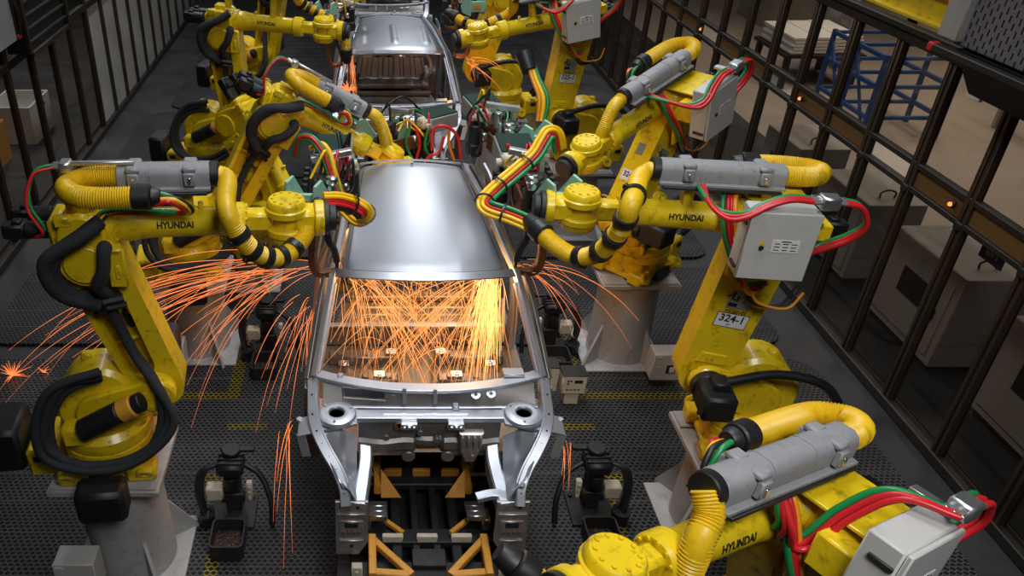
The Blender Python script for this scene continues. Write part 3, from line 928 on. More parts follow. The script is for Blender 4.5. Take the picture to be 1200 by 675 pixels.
def carrier(label, y_off):
    root = tag(empty('line_carrier', (CX, y_off + 5.2, 0.0)), label, 'carrier', 'carriers under the car bodies')
    D = M.Translation((0, -5.2, 0))
    def mb(): return MB(m=D)
    for s in (-1, 1):
        mb().sweep([(s * 0.20, 3.2, 0.43), (s * 0.20, 6.9, 0.43)], 0.07, 0.08).build('main_beam', 'jig', root)
        mb().sweep([(s * 0.07, 3.2, 0.45), (s * 0.07, 4.8, 0.45)], 0.05, 0.05).build('inner_beam', 'jig', root)
        mb().sweep([(s * 0.56, 3.2, 0.40), (s * 0.56, 6.9, 0.40)], 0.10, 0.10).build('outer_beam', 'jig', root)
    mb().box((1.16, 3.6, 0.03), (0, 5.05, 0.30), b=0.004).build('dark_backing', 'jig', root)  # black sheet added to keep the gaps under the car body dark
    for y, z in ((3.50, 0.47), (3.78, 0.47), (4.36, 0.47), (4.3, 0.48), (5.2, 0.48), (6.3, 0.48)):
        mb().sweep([(-0.60, y, z), (0.60, y, z)], 0.12, 0.06).build('cross_beam', 'jig', root)
    for x in (-0.21, 0.0, 0.21):
        mb().box((0.13, 0.035, 0.07), (x, 4.34, 0.53), b=0.006).build('amber_block', 'orange', root)
        mb().box((0.14, 0.035, 0.06), (x * 1.1, 3.74, 0.52), b=0.006).build('amber_block', 'beige', root)
    for s in (-1, 1):
        m = mb().sweep([(s * 0.325, 4.15, 0.54), (s * 0.325, 4.46, 0.54)], 0.05, 0.07)
        m.prism([(0.0, 0.0), (0.0, 0.24), (0.17, 0.0)] if s < 0 else [(0, 0), (0, 0.24), (-0.17, 0.0)], 0, 0.02, T(s * 0.30, 4.12, 0.50) @ RX(-35) @ M.Scale(0.85, 4))
        m.build('locator_bracket', 'orange', root)
        m = mb()
        m.sweep([(s * 0.37, 3.38, 0.56), (s * 0.37, 3.70, 0.56)], 0.05, 0.09)
        m.sweep([(s * 0.37, 3.68, 0.57), (s * 0.12, 3.40, 0.56)], 0.045, 0.05)
        m.sweep([(s * 0.37, 3.42, 0.56), (s * 0.14, 3.40, 0.56)], 0.05, 0.05)
        m.build('locator_frame', 'orange', root)
        m = mb().sweep([(s * 0.34, 3.92, 0.55), (s * 0.16, 3.76, 0.54)], 0.03, 0.035); m.build('locator_strut', 'orange', root)
        m = mb()
        for k in range(3): m.box((0.13, 0.05, 0.05), (s * 0.33, 3.80 + 0.055 * k, 0.66 - .01 * k), b=0.006)
        m.box((0.05, 0.12, 0.10), (s * 0.40, 3.85, 0.58), b=0.006)
        m.build('clamp_unit', 'silver', root)
        m = mb().cyl((s * 0.37, 4.36, 0.48), (s * 0.37, 4.36, 0.80), 0.022, seg=10).box((0.05, 0.05, 0.12), (s * 0.37, 4.36, 0.70), b=0.008).cyl((s * 0.28, 4.30, 0.55), (s * 0.52, 4.30, 0.55), 0.014, seg=8)
        m.build('support_pin', 'steel', root)
        m = mb().box((0.07, 0.05, 0.20), (s * 0.47, 3.45, 0.50), b=0.006)
        for k in (-1, 0, 1): m.cyl((s * 0.47, 3.425, 0.50 + .06 * k), (s * 0.47, 3.415, 0.50 + .06 * k), 0.012, seg=8)
        m.build('valve_bank', 'beige', root)
        for y in (4.0, 6.3):
            m = mb().cyl((s * 0.56, y, 0.0), (s * 0.56, y, 0.36), 0.05, seg=12); m.build('support_leg', 'jig', root)
            m = mb().box((0.06, 0.06, 0.40), (s * 0.56, y, 0.62), b=0.006); m.build('body_rest', 'jig', root)
    mb().box((0.22, 0.14, 0.03), (0, 3.56, 0.53), b=0.005).build('front_plate', 'dark', root)
    return root

car('silver car body on the near carrier, sparks flying inside its windscreen opening', 0.0)
car('silver car body with a ribbed roof, second along the line', 5.5, ribs=1)
car('car body farthest up the line, only its pale front edge showing', 11.0)
carrier('black carrier frame with orange locating brackets under the nearest car body', 0.0)
carrier('black carrier frame under the second, ribbed-roof car body', 5.5)
carrier('black carrier frame under the farthest car body', 11.0)

# ------------------------------------------------------------------ welding robots
LA, UA, SX, SZ, UO = 0.98, 1.12, 0.38, 0.63, 0.16

def cable(name, pts, r, ma, parent, n=10, seg=8, label=None):
    o = MB().tube(spline(pts, n), r, seg).build(name, ma, parent, smooth=60)
    if label: o['label'] = label
    return o

def wrap_text(mb, txt, size, bold, r, xc, ang, side, m, stretch=1.0):
    """Letters laid round a tube of radius r along x; side -1 reads from -y, +1 from +y."""
    vs, fs = letters(txt, size, bold)
    out = []
    for p in vs:
        a = R(ang) + p.y / r
        x = xc + p.x * stretch * (1 if side < 0 else -1)
        rr = r - 0.0122 * (x - 0.36)
        out.append((x, side * rr * cos(a), rr * sin(a)))
    mb.add(out, fs, m)

def flat_text(mb, txt, size, m, bold=0.0, stretch=1.0):
    vs, fs = letters(txt, size, bold)
    mb.add([(p.x * stretch, p.y, 0) for p in vs], fs, m)

def robot(label, bx, by, bz, yaw, q2, q3, cam_side, box=False, tube=True, tx=(0.12, 0.70), ty=0.0, tz=0.30,
          sticker=None, sticker2=None, j6=0.0, detail=2, boot=True, harness=True, group='welding robots of the line', disc_roll=0.0, boot_x=0.2,
          boot_y=-0.22, boot_z=-0.03, sag=0.0, front_plate=None):
    """cam_side: -1 when the robot shows its right flank, +1 when it shows its left."""
    sd = cam_side
    root = empty('welding_robot', (bx, by, bz), R(yaw))
    tag(root, label, 'robot', group)
    Rw = T(bx, by, bz) @ RZ(yaw)
    inv = Rw.inverted()
    S = V((SX, 0, SZ))
    q2, q3 = R(q2), R(q3)
    up = V((-sin(q3), 0, cos(q3))); u = V((cos(q3), 0, sin(q3)))
    E = S + V((sin(q2), 0, cos(q2))) * LA
    U0 = E + up * UO
    UF = frame(U0, u, up)
    AF = frame(S, (cos(q2), 0, -sin(q2)), (sin(q2), 0, cos(q2)))
    K = dict(root=root, inv=inv, UF=UF, AF=AF, world=Rw, U0=U0, E=E, S=S)
    # --- base casting with four lifting feet
    b = MB()
    b.box((0.52, 0.46, 0.05), (0, 0, 0.030), b=0.012)
    for ax in (-1, 1):
        for ay in (-1, 1):
            b.box((0.19, 0.15, 0.11), (ax * 0.215, ay * 0.205, 0.056), b=0.018)
            b.box((0.12, 0.10, 0.10), (ax * 0.185, ay * 0.165, 0.14), b=0.03)
            b.ring((ax * 0.245, ay * 0.285, 0.085), (0, 1, 0.5), 0.026, 0.055, 0.035, 16)
            b.cyl((ax * 0.165, ay * 0.25, 0.10), (ax * 0.165, ay * 0.25, 0.128), 0.018, seg=8)
    b.lathe([(0, 0.03), (0.26, 0.03), (0.24, 0.15), (0.26, 0.17), (0.29, 0.18), (0.29, 0.24), (0.27, 0.25), (0, 0.25)], seg=32)
    b.box((0.20, 0.36, 0.21), (-0.40, 0, 0.125), b=0.02)
    b.build('base', 'yellow', root)
    p = MB().box((0.012, 0.24, 0.07), (-0.505, 0.0, 0.15), b=0.003)
    p.box((0.07, 0.012, 0.045), (-0.42, sd * 0.184, 0.17), b=0.003)
    p.build('connector_panel', 'dark', root)
    if sd < 0:
        p = MB().box((0.30, 0.20, 0.25), (0.0, -0.445, 0.04), b=0.03)
        for k in (-1, 1): p.cyl((k * 0.10, -0.540, 0.10), (k * 0.10, -0.550, 0.10), 0.010, seg=8, bev=0)
        p.build('cable_box', 'motor', root)
        MB().box((0.20, 0.34, 0.34), (-0.62, 0.0, 0.22), b=0.03).build('rear_cover', 'motor', root)
    else:
        p = MB().box((0.20, 0.03, 0.10), (0.0, 0.30, 0.065), b=0.006)
        p.build('cable_box', 'motor', root)
    # --- turret
    t = MB()
    t.lathe([(0, 0.252), (0.285, 0.252), (0.29, 0.27), (0.29, 0.335), (0.25, 0.375), (0, 0.375)], seg=32)
    t.prism(stadium((-0.03, 0.50), 0.235, (0.02, 0.58), 0.225, 12), -0.135, 0.135, b=0.03)
    t.box((0.44, 0.30, 0.14), (0.05, 0, 0.40), b=0.03)
    for ay in (-1, 1):
        y0 = ay * 0.165
        t.prism(stadium((0.02, 0.50), 0.15, (SX, SZ), 0.115, 12), y0 - 0.03, y0 + 0.03, b=0.012)
    t.box((0.18, 0.12, 0.15), (-0.13, -0.22, 0.405), b=0.02)
    t.box((0.07, 0.06, 0.05), (-0.05, 0.04, 0.805), b=0.012)
    t.box((0.07, 0.05, 0.09), (0.27, 0.22, 0.36), b=0.012)
    for k in range(14):
        a = 2 * pi * k / 14
        t.cyl((0.27 * cos(a), 0.27 * sin(a), 0.340), (0.27 * cos(a), 0.27 * sin(a), 0.354), 0.011, seg=6, bev=0)
    t.build('turret', 'yellow', root)
    # --- first-axis motor on the right flank, shoulder motor on the left
    p = MB().cyl((-0.08, -0.285, 0.47), (0.17, -0.285, 0.60), 0.072, seg=20)
    p.cyl((0.26, -0.285, 0.645), (0.31, -0.285, 0.67), 0.062, seg=16)
    p.build('slewing_motor', 'motor', root)
    MB().cyl((0.17, -0.285, 0.60), (0.26, -0.285, 0.645), 0.074, seg=20).build('motor_band', 'orange', root)
    p = MB().cyl((SX, 0.19, SZ), (SX, 0.26, SZ), 0.11, seg=20)
    p.box((0.20, 0.26, 0.19), (SX - 0.01, 0.36, SZ), b=0.02)
    p.box((0.10, 0.12, 0.06), (SX - 0.02, 0.34, SZ + 0.12), b=0.01)
    for k in (-1, 0, 1): p.cyl((SX + k * 0.05, 0.33, SZ - 0.09), (SX + k * 0.05, 0.33, SZ - 0.15), 0.018, seg=8)
    p.build('shoulder_motor', 'motor', root)
    # --- lower arm: smooth left cheek, pocketed right cheek
    a_ = MB(m=AF)
    out = stadium((0, 0), 0.160, (0.0, LA), 0.185, 16)
    inn = stadium((-0.040, 0.19), 0.090, (-0.035, LA - 0.24), 0.112, 16)
    a_.rim(out, inn, -0.105, 0.105, 0.055)
    a_.box((0.21, 0.07, 0.025), (-0.035, 0.015, 0.34), b=0.006)
    a_.box((0.22, 0.07, 0.025), (-0.035, 0.015, 0.60), b=0.006)
    a_.box((0.06, 0.09, 0.10), (0.050, 0.0, 0.39), b=0.02)
    a_.box((0.06, 0.09, 0.10), (0.055, 0.0, 0.55), b=0.02)
    a_.cyl((0, -0.10, 0), (0, -0.215, 0), 0.120, seg=28)
    a_.ring((-0.215, -0.06, LA - 0.05), (0, 1, 0), 0.015, 0.034, 0.03, 14)
    a_.box((0.05, 0.03, 0.03), (-0.185, -0.06, LA - 0.05), b=0.006)
    for k in range(8):
        q = 2 * pi * k / 8
        a_.cyl((0.075 * cos(q), -0.213, 0.075 * sin(q)), (0.075 * cos(q), -0.226, 0.075 * sin(q)), 0.011, seg=6, bev=0)
    a_.prism([(-0.11, 0.105), (0.10, 0.105), (0.08, 0.19), (-0.09, 0.19)], 0.10, 0.118, b=0.008)
    la = a_.build('lower_arm', 'yellow', root)
    MB(m=AF).prism(stadium((0.0, 0.425), 0.032, (0.0, 0.50), 0.032, 8), 0.02, 0.053).build('slot', 'dark', la)
    if sticker:
        st = MB(m=AF).box((0.205, 0.004, 0.105), (-0.005, 0.1065, 0.455), b=0.001).build('number_plate', 'label', la)
        tm = frame(AF @ V((-0.005, 0.1095, 0.468)), AF.to_3x3() @ V((-1, 0, 0)), AF.to_3x3() @ V((0, 1, 0)))
        x = MB(); flat_text(x, sticker, 0.075, tm, 0.0018, 0.95); flat_text(x, 'SV', 0.024, tm @ T(-0.01, -0.045, 0), 0.0003)
        x.build('plate_lettering', 'ink_blue', st)
        e = MB(m=AF).box((0.205, 0.0035, 0.004), (-0.005, 0.107, 0.5065), b=0).box((0.205, 0.0035, 0.004), (-0.005, 0.107, 0.4035), b=0)
        e.box((0.004, 0.0035, 0.105), (-0.1065, 0.107, 0.455), b=0).box((0.004, 0.0035, 0.105), (0.0965, 0.107, 0.455), b=0)
        e.build('plate_border', 'ink', st)
        st2 = MB(m=AF).box((0.150, 0.004, 0.135), (-0.005, 0.1065, 0.61), b=0.001).build('warning_plate', 'plate_grey', la)
        tm2 = frame(AF @ V((-0.005, 0.1095, 0.545)), AF.to_3x3() @ V((-1, 0, 0)), AF.to_3x3() @ V((0, 1, 0)))
        x = MB(); flat_text(x, 'HS220-02', 0.034, tm2 @ T(0, -0.02, 0), 0.0008, 1.0)
        k = tm2 @ T(-0.035, 0.0, 0)
        x.box((0.055, 0.026, 0.002), (-0.005, 0.028, 0), k, b=0)
        x.box((0.014, 0.05, 0.002), (-0.02, 0.095, 0), k, b=0).box((0.03, 0.012, 0.002), (-0.004, 0.10, 0), k @ RZ(25), b=0)
        x.box((0.012, 0.04, 0.002), (0.012, 0.075, 0), k, b=0).box((0.04, 0.008, 0.002), (0, 0.066, 0), k, b=0)
        x.tube([(0.045 + 0.016 * cos(q / 3), 0.075 + 0.026 * sin(q / 3), 0) for q in range(-4, 6)], 0.0022, 5, k)
        x.build('warning_lettering', 'ink', st2)
    if sticker2:
        st2 = MB(m=AF).box((0.10, 0.004, 0.13), (0.02, 0.1065, 0.68), b=0.001).build('warning_plate', 'plate_grey', la)
        MB(m=AF).box((0.05, 0.004, 0.07), (0.02, 0.109, 0.69), b=0.001).build('warning_lettering', 'ink', st2)
        MB(m=AF).box((0.10, 0.004, 0.07), (0.0, 0.1065, 0.33), b=0.001).build('notice', 'label', la)
    if front_plate:
        FP = AF @ T(0.168, 0.0, 0.36) @ RY(1.5)
        st = MB(m=FP).box((0.004, 0.165, 0.095), (0, 0, 0), b=0.001).build('number_plate', 'label', la)
        x = MB(); flat_text(x, front_plate, 0.062, frame(FP @ V((0.003, 0, 0.006)), FP.to_3x3() @ V((0, 1, 0)), FP.to_3x3() @ V((1, 0, 0))), 0.0016, 0.9)
        x.build('plate_lettering', 'ink_blue', st)
        MB(m=FP).box((0.004, 0.07, 0.10), (0, -0.01, 0.24), b=0.001).build('notice', 'plate_grey', la)
    # --- elbow
    e = MB()
    for ay in (-1, 1):
        y0 = ay * 0.145
        e.prism(stadium((E.x, E.z), 0.150, (U0.x, U0.z), 0.125, 12), y0 - 0.033, y0 + 0.033, b=0.01)
        e.cyl((E.x, y0, E.z), (E.x, y0 + ay * 0.055, E.z), 0.115, seg=24)
    e.ring((E.x, -0.116, E.z), (0, 1, 0), 0.125, 0.178, 0.02, 28)
    e.box((0.25, 0.27, 0.19), (0.0, 0, 0.0), UF, b=0.03)
    e.box((0.07, 0.24, 0.16), (-0.15, 0, 0.0), UF, b=0.02)
    e.cyl((0.12, 0, 0), (0.175, 0, 0), 0.118, seg=28, m=UF)
    e.box((0.10, 0.05, 0.07), (-0.08, sd * 0.16, 0.10), UF, b=0.012)
    for k in range(10):
        q = 2 * pi * k / 10
        e.cyl((0.172, 0.10 * cos(q), 0.10 * sin(q)), (0.184, 0.10 * cos(q), 0.10 * sin(q)), 0.010, seg=6, bev=0, m=UF)
    e.build('elbow_housing', 'yellow', root)
    p = MB(m=UF)
    p.box((0.105, 0.03, 0.25), (0.17, sd * 0.175, -0.19), b=0.012)
    p.box((0.09, 0.08, 0.04), (0.16, sd * 0.15, -0.09), b=0.01)
    p.box((0.028, 0.012, 0.09), (0.175, sd * 0.193, -0.21), b=0.005)
    p.build('counter_bracket', 'yellow', root)
    p = MB(m=UF)
    for y, z in ((-0.095, 0.02), (0.0, -0.03), (0.095, 0.02)):
        p.cyl((-0.20, y, z), (-0.30, y, z), 0.050, seg=16)
        p.box((0.12, 0.085, 0.085), (-0.36, y, z), b=0.012)
        p.box((0.05, 0.05, 0.03), (-0.34, y, z + 0.05), b=0.006)
    p.build('wrist_motors', 'motor', root)
    # --- upper arm
    p = MB(m=UF)
    q = UF @ M(((0, 0, 1, 0), (0, 1, 0, 0), (-1, 0, 0, 0), (0, 0, 0, 1)))
    pr = [(0, 0.16), (0.098, 0.16), (0.104, 0.19), (0.104, 0.24), (0.094, 0.30), (0.088, 0.36), (0.083, 0.77), (0.090, 0.785), (0.104, 0.80), (0.104, 0.875), (0.092, 0.89), (0, 0.89)]
    ua = MB().lathe(pr, q, 32)
    for x in (0.36, 0.64): ua.box((0.028, 0.05, 0.05), (x, 0, 0.093), UF, b=0.008)
    for k in range(12):
        a = 2 * pi * k / 12
        ua.cyl((0.888, 0.086 * cos(a), 0.086 * sin(a)), (0.90, 0.086 * cos(a), 0.086 * sin(a)), 0.008, seg=6, bev=0, m=UF)
    ua = ua.build('upper_arm', 'yellow', root)
    x = MB()
    wrap_text(x, 'HYUNDAI', 0.053, 0.0022, 0.0893, 0.50, 12, sd, UF, 0.86)
    x.build('lettering', 'ink', ua)
    # --- wrist
    w = MB(m=UF)
    w.box((0.16, 0.11, 0.12), (0.955, 0, 0), b=0.02)
    wr = UF @ T(1.12, 0, 0) @ RX(disc_roll)
    for sz in (1, -1):
        w.lathe([(0, 0.128), (0.098, 0.128), (0.108, 0.118), (0.112, 0.085), (0.122, 0.078), (0.122, 0.045), (0.108, 0.036), (0.085, 0.034), (0, 0.034)], UF.inverted() @ wr @ M.Diagonal((1, 1, sz, 1)), 30)
    lw = UF.inverted() @ wr
    w.lathe([(0, -0.10), (0.075, -0.10), (0.075, 0.10), (0, 0.10)], lw, 24)
    for k in range(10):
        a = 2 * pi * k / 10
        w.cyl((0.078 * cos(a), 0.078 * sin(a), 0.127), (0.078 * cos(a), 0.078 * sin(a), 0.136), 0.009, seg=6, bev=0, m=lw)
    w.box((0.16, 0.15, 0.15), (0.11, 0, 0), lw, b=0.03)
    w.cyl((0.16, 0, 0), (0.215, 0, 0), 0.105, seg=28, m=lw)
    for k in range(12):
        a = 2 * pi * k / 12
        w.cyl((0.213, 0.086 * cos(a), 0.086 * sin(a)), (0.224, 0.086 * cos(a), 0.086 * sin(a)), 0.008, seg=6, bev=0, m=lw)
    w.build('wrist', 'yellow', root)
    p = MB(m=UF)
    p.cyl((0.216, 0, 0), (0.245, 0, 0), 0.098, seg=24, m=lw)
    p.cyl((0.245, 0, 0), (0.285, 0, 0), 0.075, seg=24, m=lw)
    p.build('tool_flange', 'dark', root)
    K['flange'] = Rw @ wr @ V((0.285, 0, 0))
    # --- black sheathed harness looping round the turret and up the arm
    if harness and sd < 0:
        A3 = lambda x, y, z: AF @ V((x, y, z))
        for i, (dy, dz, f) in enumerate(((0, 0, 1.0), (-0.035, 0.02, 1.09), (0.02, -0.03, 0.91))):
            pts = [(0.10, -0.22 + dy, 0.84 + dz), (-0.14, -0.27 + dy, 0.80 + dz), (-0.29, -0.30 + dy, 0.60 + dz), (-0.29, -0.33 + dy, 0.38 + dz), (-0.14, -0.37 + dy, 0.26 + dz), (0.12, -0.38 + dy, 0.26 + dz),
                   (0.34, -0.36 + dy, 0.36 + dz), (0.44, -0.31 + dy, 0.54 + dz), A3(0.05, -0.24 + dy * .5, 0.12), A3(-0.02, -0.13 + dy * .5, 0.32), A3(-0.02, -0.11 + dy * .5, 0.62), A3(-0.02 + dz, -0.15 + dy * .5, 0.76)]
            rj = random.Random(int(abs(by) * 100) + i)
            pts = [(p[0] + rj.uniform(-.022, .022), p[1], p[2] + rj.uniform(-.022, .022)) if j < 8 else p for j, p in enumerate(pts)]
            pts = [(p[0] * f + .02 * (1 - f), p[1], 0.52 + (p[2] - 0.52) * f) if j < 8 else p for j, p in enumerate(pts)]
            cable('cable_harness', pts, 0.027 if i else 0.032, 'fabric', root, 8, 9)
        for i, d in enumerate((0.0, 0.05)): cable('cable_harness', [A3(-0.03, -0.15 - d, 0.72), A3(-0.13 - d * .5, -0.21 - d * .6, 0.84), A3(-0.16 - d * .5, -0.25 - d * .6, 0.98), A3(-0.08 - d, -0.26 - d * .6, 1.12), UF @ V((0.02, -0.24 - d * .6, 0.05)), UF @ V((0.13, -0.20 - d * .6, 0.12))], 0.040, 'fabric', root, 8, 12)
        cable('cable_harness', [A3(0.02, -0.15, 0.74), A3(0.03, -0.24, 0.86), A3(0.11, -0.26, 0.95), A3(0.16, -0.24, 1.06), UF @ V((0.13, -0.20, -0.05))], 0.038, 'fabric', root, 8, 12)
        x = MB(m=AF)
        x.tube([(-0.10, -0.15, 0.70), (0.0, -0.19, 0.73), (0.09, -0.15, 0.70)], 0.03, 8)
        x.tube([(-0.09, -0.16, 0.66), (0.0, -0.20, 0.69), (0.09, -0.15, 0.65)], 0.02, 8)
        x.build('harness_clamp', 'black', root)
    elif harness:
        for i in range(2):
            pts = [(-0.40, 0.10 + .1 * i, 0.30), (-0.46, 0.20 + .1 * i, 0.52), (-0.30, 0.28, 0.74), (0.0, 0.28, 0.80), (SX - 0.05, 0.34, SZ + 0.13)]
            cable('cable_harness', pts, 0.030, 'black', root, 8, 9)
    # --- dress pack guide above the arm
    if tube:
        x0, x1 = tx
        TF = UF @ T(0, ty, tz)
        g = MB(m=TF @ RZ(-90))          # prism runs along its y: make that the arm's x
        o = [(-0.095, -0.062), (0.095, -0.062), (0.095, -0.048), (0.068, -0.044), (0.070, 0.020), (0.056, 0.050), (0.030, 0.066), (-0.030, 0.066), (-0.056, 0.050), (-0.070, 0.020), (-0.068, -0.044), (-0.095, -0.048)]
        g.prism(o, x0, x1, b=0.006)
        for f in (0.36, 0.68):
            xx = x0 + (x1 - x0) * f
            g.prism([(-0.073, -0.03), (0.073, -0.03), (0.073, 0.021), (0.058, 0.053), (0.031, 0.069), (-0.031, 0.069), (-0.058, 0.053), (-0.073, 0.021)], xx - 0.003, xx + 0.003)
        gt = g.build('hose_guide', 'grey', root)
        for f in (0.18, 0.78):
            xx = x0 + (x1 - x0) * f
            for ay in (-1, 1):
                c = MB(m=TF).box((0.075, 0.065, 0.032), (xx, ay * 0.050, 0.055), b=0.01).box((0.06, 0.03, 0.075), (xx, ay * 0.082, 0.005), b=0.006)
                c.build('guide_clamp', 'grey', gt)
            MB(m=TF).box((0.02, 0.008, 0.035), (xx, sd * 0.100, 0.0), b=0.002).build('clamp_latch', 'silver', gt)
        MB(m=TF).box((x1 - x0 - 0.04, 0.21, 0.02), ((x0 + x1) / 2, 0, -0.075), b=0.004).build('guide_rail', 'dark', gt)
        p = MB(m=TF)
        p.cyl((x1 - 0.005, 0, 0), (x1 + 0.045, 0, 0), 0.072, seg=24)
        p.build('hose_collar', 'black', gt)
        p = MB(m=UF)
        pw = 0.50 if box else 0.12; pc = 0.14 if box else 0.0; pl = 0.36 if box else 0.12
        p.box((pl, pw, 0.018), (-0.02, pc, 0.150), b=0.004)
        p.box((pl, 0.018, 0.09), (-0.02, pc + sd * pw * 0.48, 0.112), b=0.004)
        p.box((0.06, 0.10, tz - 0.22), (0.06, 0.0, 0.15 + (tz - 0.235) / 2), b=0.008)
        p.build('guide_bracket', 'yellow', root)
        p = MB(m=UF).box((0.06, 0.08, tz - 0.14), (x0 + (x1 - x0) * 0.72, 0.0, 0.06 + (tz - 0.14) / 2), b=0.008)
        p.build('guide_bracket', 'yellow', root)
        K['tube_end'] = Rw @ TF @ V((x1 + 0.03, 0, 0))
        # rear loop and its boot
        if boot:
            by_, bz_ = boot_y, boot_z
            pts = [(x0 + 0.01, 0, 0), (x0 - 0.10, -0.0, 0.0), (x0 - 0.20, by_ * 0.16, bz_ * .2), (x0 - 0.255, by_ * 0.5, bz_ * .5), (x0 - 0.20, by_ * 0.86, bz_ * .8), (x0 - 0.08, by_, bz_), (x0 + boot_x - 0.08, by_, bz_)]
            pp, rr = hose(pts, 0.058)
            lh = MB(m=TF).tube(pp, rr, 14).build('loop_hose', 'yellow_hose', root, smooth=70)
            p = MB(m=TF)
            p.cyl((x0 + boot_x - 0.10, by_, bz_), (x0 + boot_x, by_, bz_), 0.070, seg=20)
            p.cyl((x0 + boot_x, by_, bz_), (x0 + boot_x + 0.05, by_, bz_), 0.055, 0.045, seg=20)
            p.build('hose_boot', 'black', lh)
            for i, (c, dx, dz) in enumerate((('green_cable', 0.0, 0.02), ('yellow_cable', 0.02, -0.01), ('red_cable', -0.01, -0.03), ('black', 0.03, 0.0))):
                cable('power_cable', [TF @ V((x0 + boot_x + 0.02, by_ + dz, bz_ + dz)), TF @ V((x0 + boot_x + 0.11 + dx, by_ + dz, bz_ - 0.02)), TF @ V((x0 + boot_x + 0.15 + dx, by_ * .8, bz_ - 0.12)), UF @ V((0.16 + dx, -0.10, 0.12 + dz * .5)), UF @ V((0.04 + dx, -0.15 + dz, 0.02))], 0.014, c, root)
            # silver manifold and red/green lines behind the loop
            if not box:
                p = MB(m=TF)
                p.box((0.06, 0.09, 0.06), (x0 - 0.26, by_ * .1, 0.07), b=0.008)
                for k in (-0.03, 0.0, 0.03): p.cyl((x0 - 0.29, by_ * .1 + k, 0.075), (x0 - 0.33, by_ * .1 + k, 0.075), 0.010, seg=8)
                p.box((0.36, 0.03, 0.02), (x0 - 0.08, by_ * .1, 0.085), b=0.003)
                p.build('air_manifold', 'steel', root)
                for c, k in (('red_cable', -0.03), ('green_cable', 0.02)):
                    cable('air_line', [TF @ V((x0 - 0.32, by_ * .1 + k, 0.075)), TF @ V((x0 - 0.42, by_ * .3 + k, 0.05)), TF @ V((x0 - 0.46, by_ * .6 + k, -0.10)), TF @ V((x0 - 0.40, by_ * .7 + k, -0.24)), UF @ V((-0.24, -0.12 + k, 0.0))], 0.009, c, root)
    # --- grey control box on the left flank
    if box:
        BF = UF @ T(0.12, 0.46, 0.08)
        c = MB(m=BF)
        c.box((0.37, 0.135, 0.41), (0, -0.025, 0), b=0.008)
        c.box((0.37, 0.022, 0.415), (0, 0.056, 0), b=0.006)
        cb = c.build('control_box', 'cabinet', root)
        MB(m=BF).box((0.30, 0.16, 0.16), (-0.02, -0.17, -0.05), b=0.01).build('box_mount', 'yellow', cb)
        LF = frame(BF @ V((-0.03, 0.0685, 0.01)), BF.to_3x3() @ V((-1, 0, 0)), BF.to_3x3() @ V((0, 1, 0)))
        MB(m=LF).box((0.145, 0.075, 0.003), (0, 0, 0), b=0.0005).build('rating_label', 'label', cb)
        x = MB(m=LF)
        for i in range(3):
            for j in range(3): x.box((0.030, 0.0045, 0.002), (-0.045 + 0.045 * i, -0.018 + 0.019 * j - 0.004, 0.0018), b=0)
        x.box((0.05, 0.006, 0.002), (0, 0.031, 0.0018), b=0)
        x.build('label_print', 'ink', cb)
        x = MB(m=LF); x.add([(-0.143, 0.005, 0.001), (-0.107, 0.005, 0.001), (-0.125, 0.037, 0.001)], [(0, 1, 2)])
        x.build('warning_triangle', 'yellow_cable', cb)
        MB(m=LF).cyl((-0.125, -0.012, 0), (-0.125, -0.012, 0.012), 0.013, seg=12).build('lock', 'ink', cb)
        for z in (-0.14, 0.14): MB(m=BF).box((0.012, 0.05, 0.035), (-0.188, 0.035, z), b=0.003).build('hinge', 'dark', cb)
        for z in (-0.15, 0.12): MB(m=BF).box((0.014, 0.09, 0.022), (0.190, -0.01, z), b=0.004).build('latch', 'dark', cb)
        # manifold block above the box with its red and green lines
        MF = BF @ T(-0.20, 0.02, 0.27)
        p = MB(m=MF)
        p.box((0.10, 0.085, 0.075), (0, 0, 0), b=0.01)
        for k in (-0.028, 0.0, 0.028):
            p.cyl((0.05, k, 0.005), (0.095, k, 0.005), 0.013, seg=8); p.cyl((-0.05, k, 0.005), (-0.085, k, 0.005), 0.013, seg=8)
        p.box((0.05, 0.16, 0.02), (-0.0, -0.09, -0.045), b=0.004)
        p.build('air_manifold', 'steel', root)
        G = lambda x, y, z: MF @ V((x, y, z))
        for i, (c, k) in enumerate((('red_cable', 0.028), ('red_cable', 0.0), ('green_cable', -0.028))):
            cable('air_line', [G(0.09, k, 0.005), G(0.20 - sag * .2, k - sag * .8, 0.008 - sag * .15), G(0.31 - sag * .4, k + 0.01 - sag * 1.3, -0.03 - sag * .7), G(0.42 - sag * .6, k + 0.02 - sag * 1.6, -0.10 - sag * 1.2), G(0.50 - sag * .7, k - 0.02 - i * 0.02 - sag * 1.6, -0.13 - sag * 1.1), G(0.56 - sag * .7, k - 0.16 - sag * .9, -0.11 - sag * .7), G(0.52 + 0.02 * i - sag * .5, -0.42, -0.12)], 0.014, c, root)
        for i, (c, k) in enumerate((('red_cable', 0.028), ('red_cable', 0.0), ('green_cable', -0.03))):
            cable('air_line', [G(-0.08, k, 0.005), G(-0.17, k, -0.02), G(-0.22 - .012 * i, k, -0.12), G(-0.18, k - 0.03, -0.22), G(-0.08, k - 0.06, -0.30), G(0.0, -0.06, -0.36)], 0.014, c, root)
        for i, (c, k) in enumerate((('orange_cable', 0.0), ('red_cable', 0.04), ('green_cable', 0.07), ('red_cable', 0.02))):
            cable('power_cable', [TF @ V((0.22 + k, -0.02, -0.06)) if tube else G(0.5, 0, 0.2), UF @ V((0.25 + k, 0.10, 0.14)), UF @ V((0.22 + k, 0.17, -0.03)), UF @ V((0.16 + k * .6, 0.22, -0.22)), UF @ V((0.06 + k, 0.22, -0.40 + k)), UF @ V((-0.05, 0.15, -0.36))], 0.014 if i else 0.017, c, root)
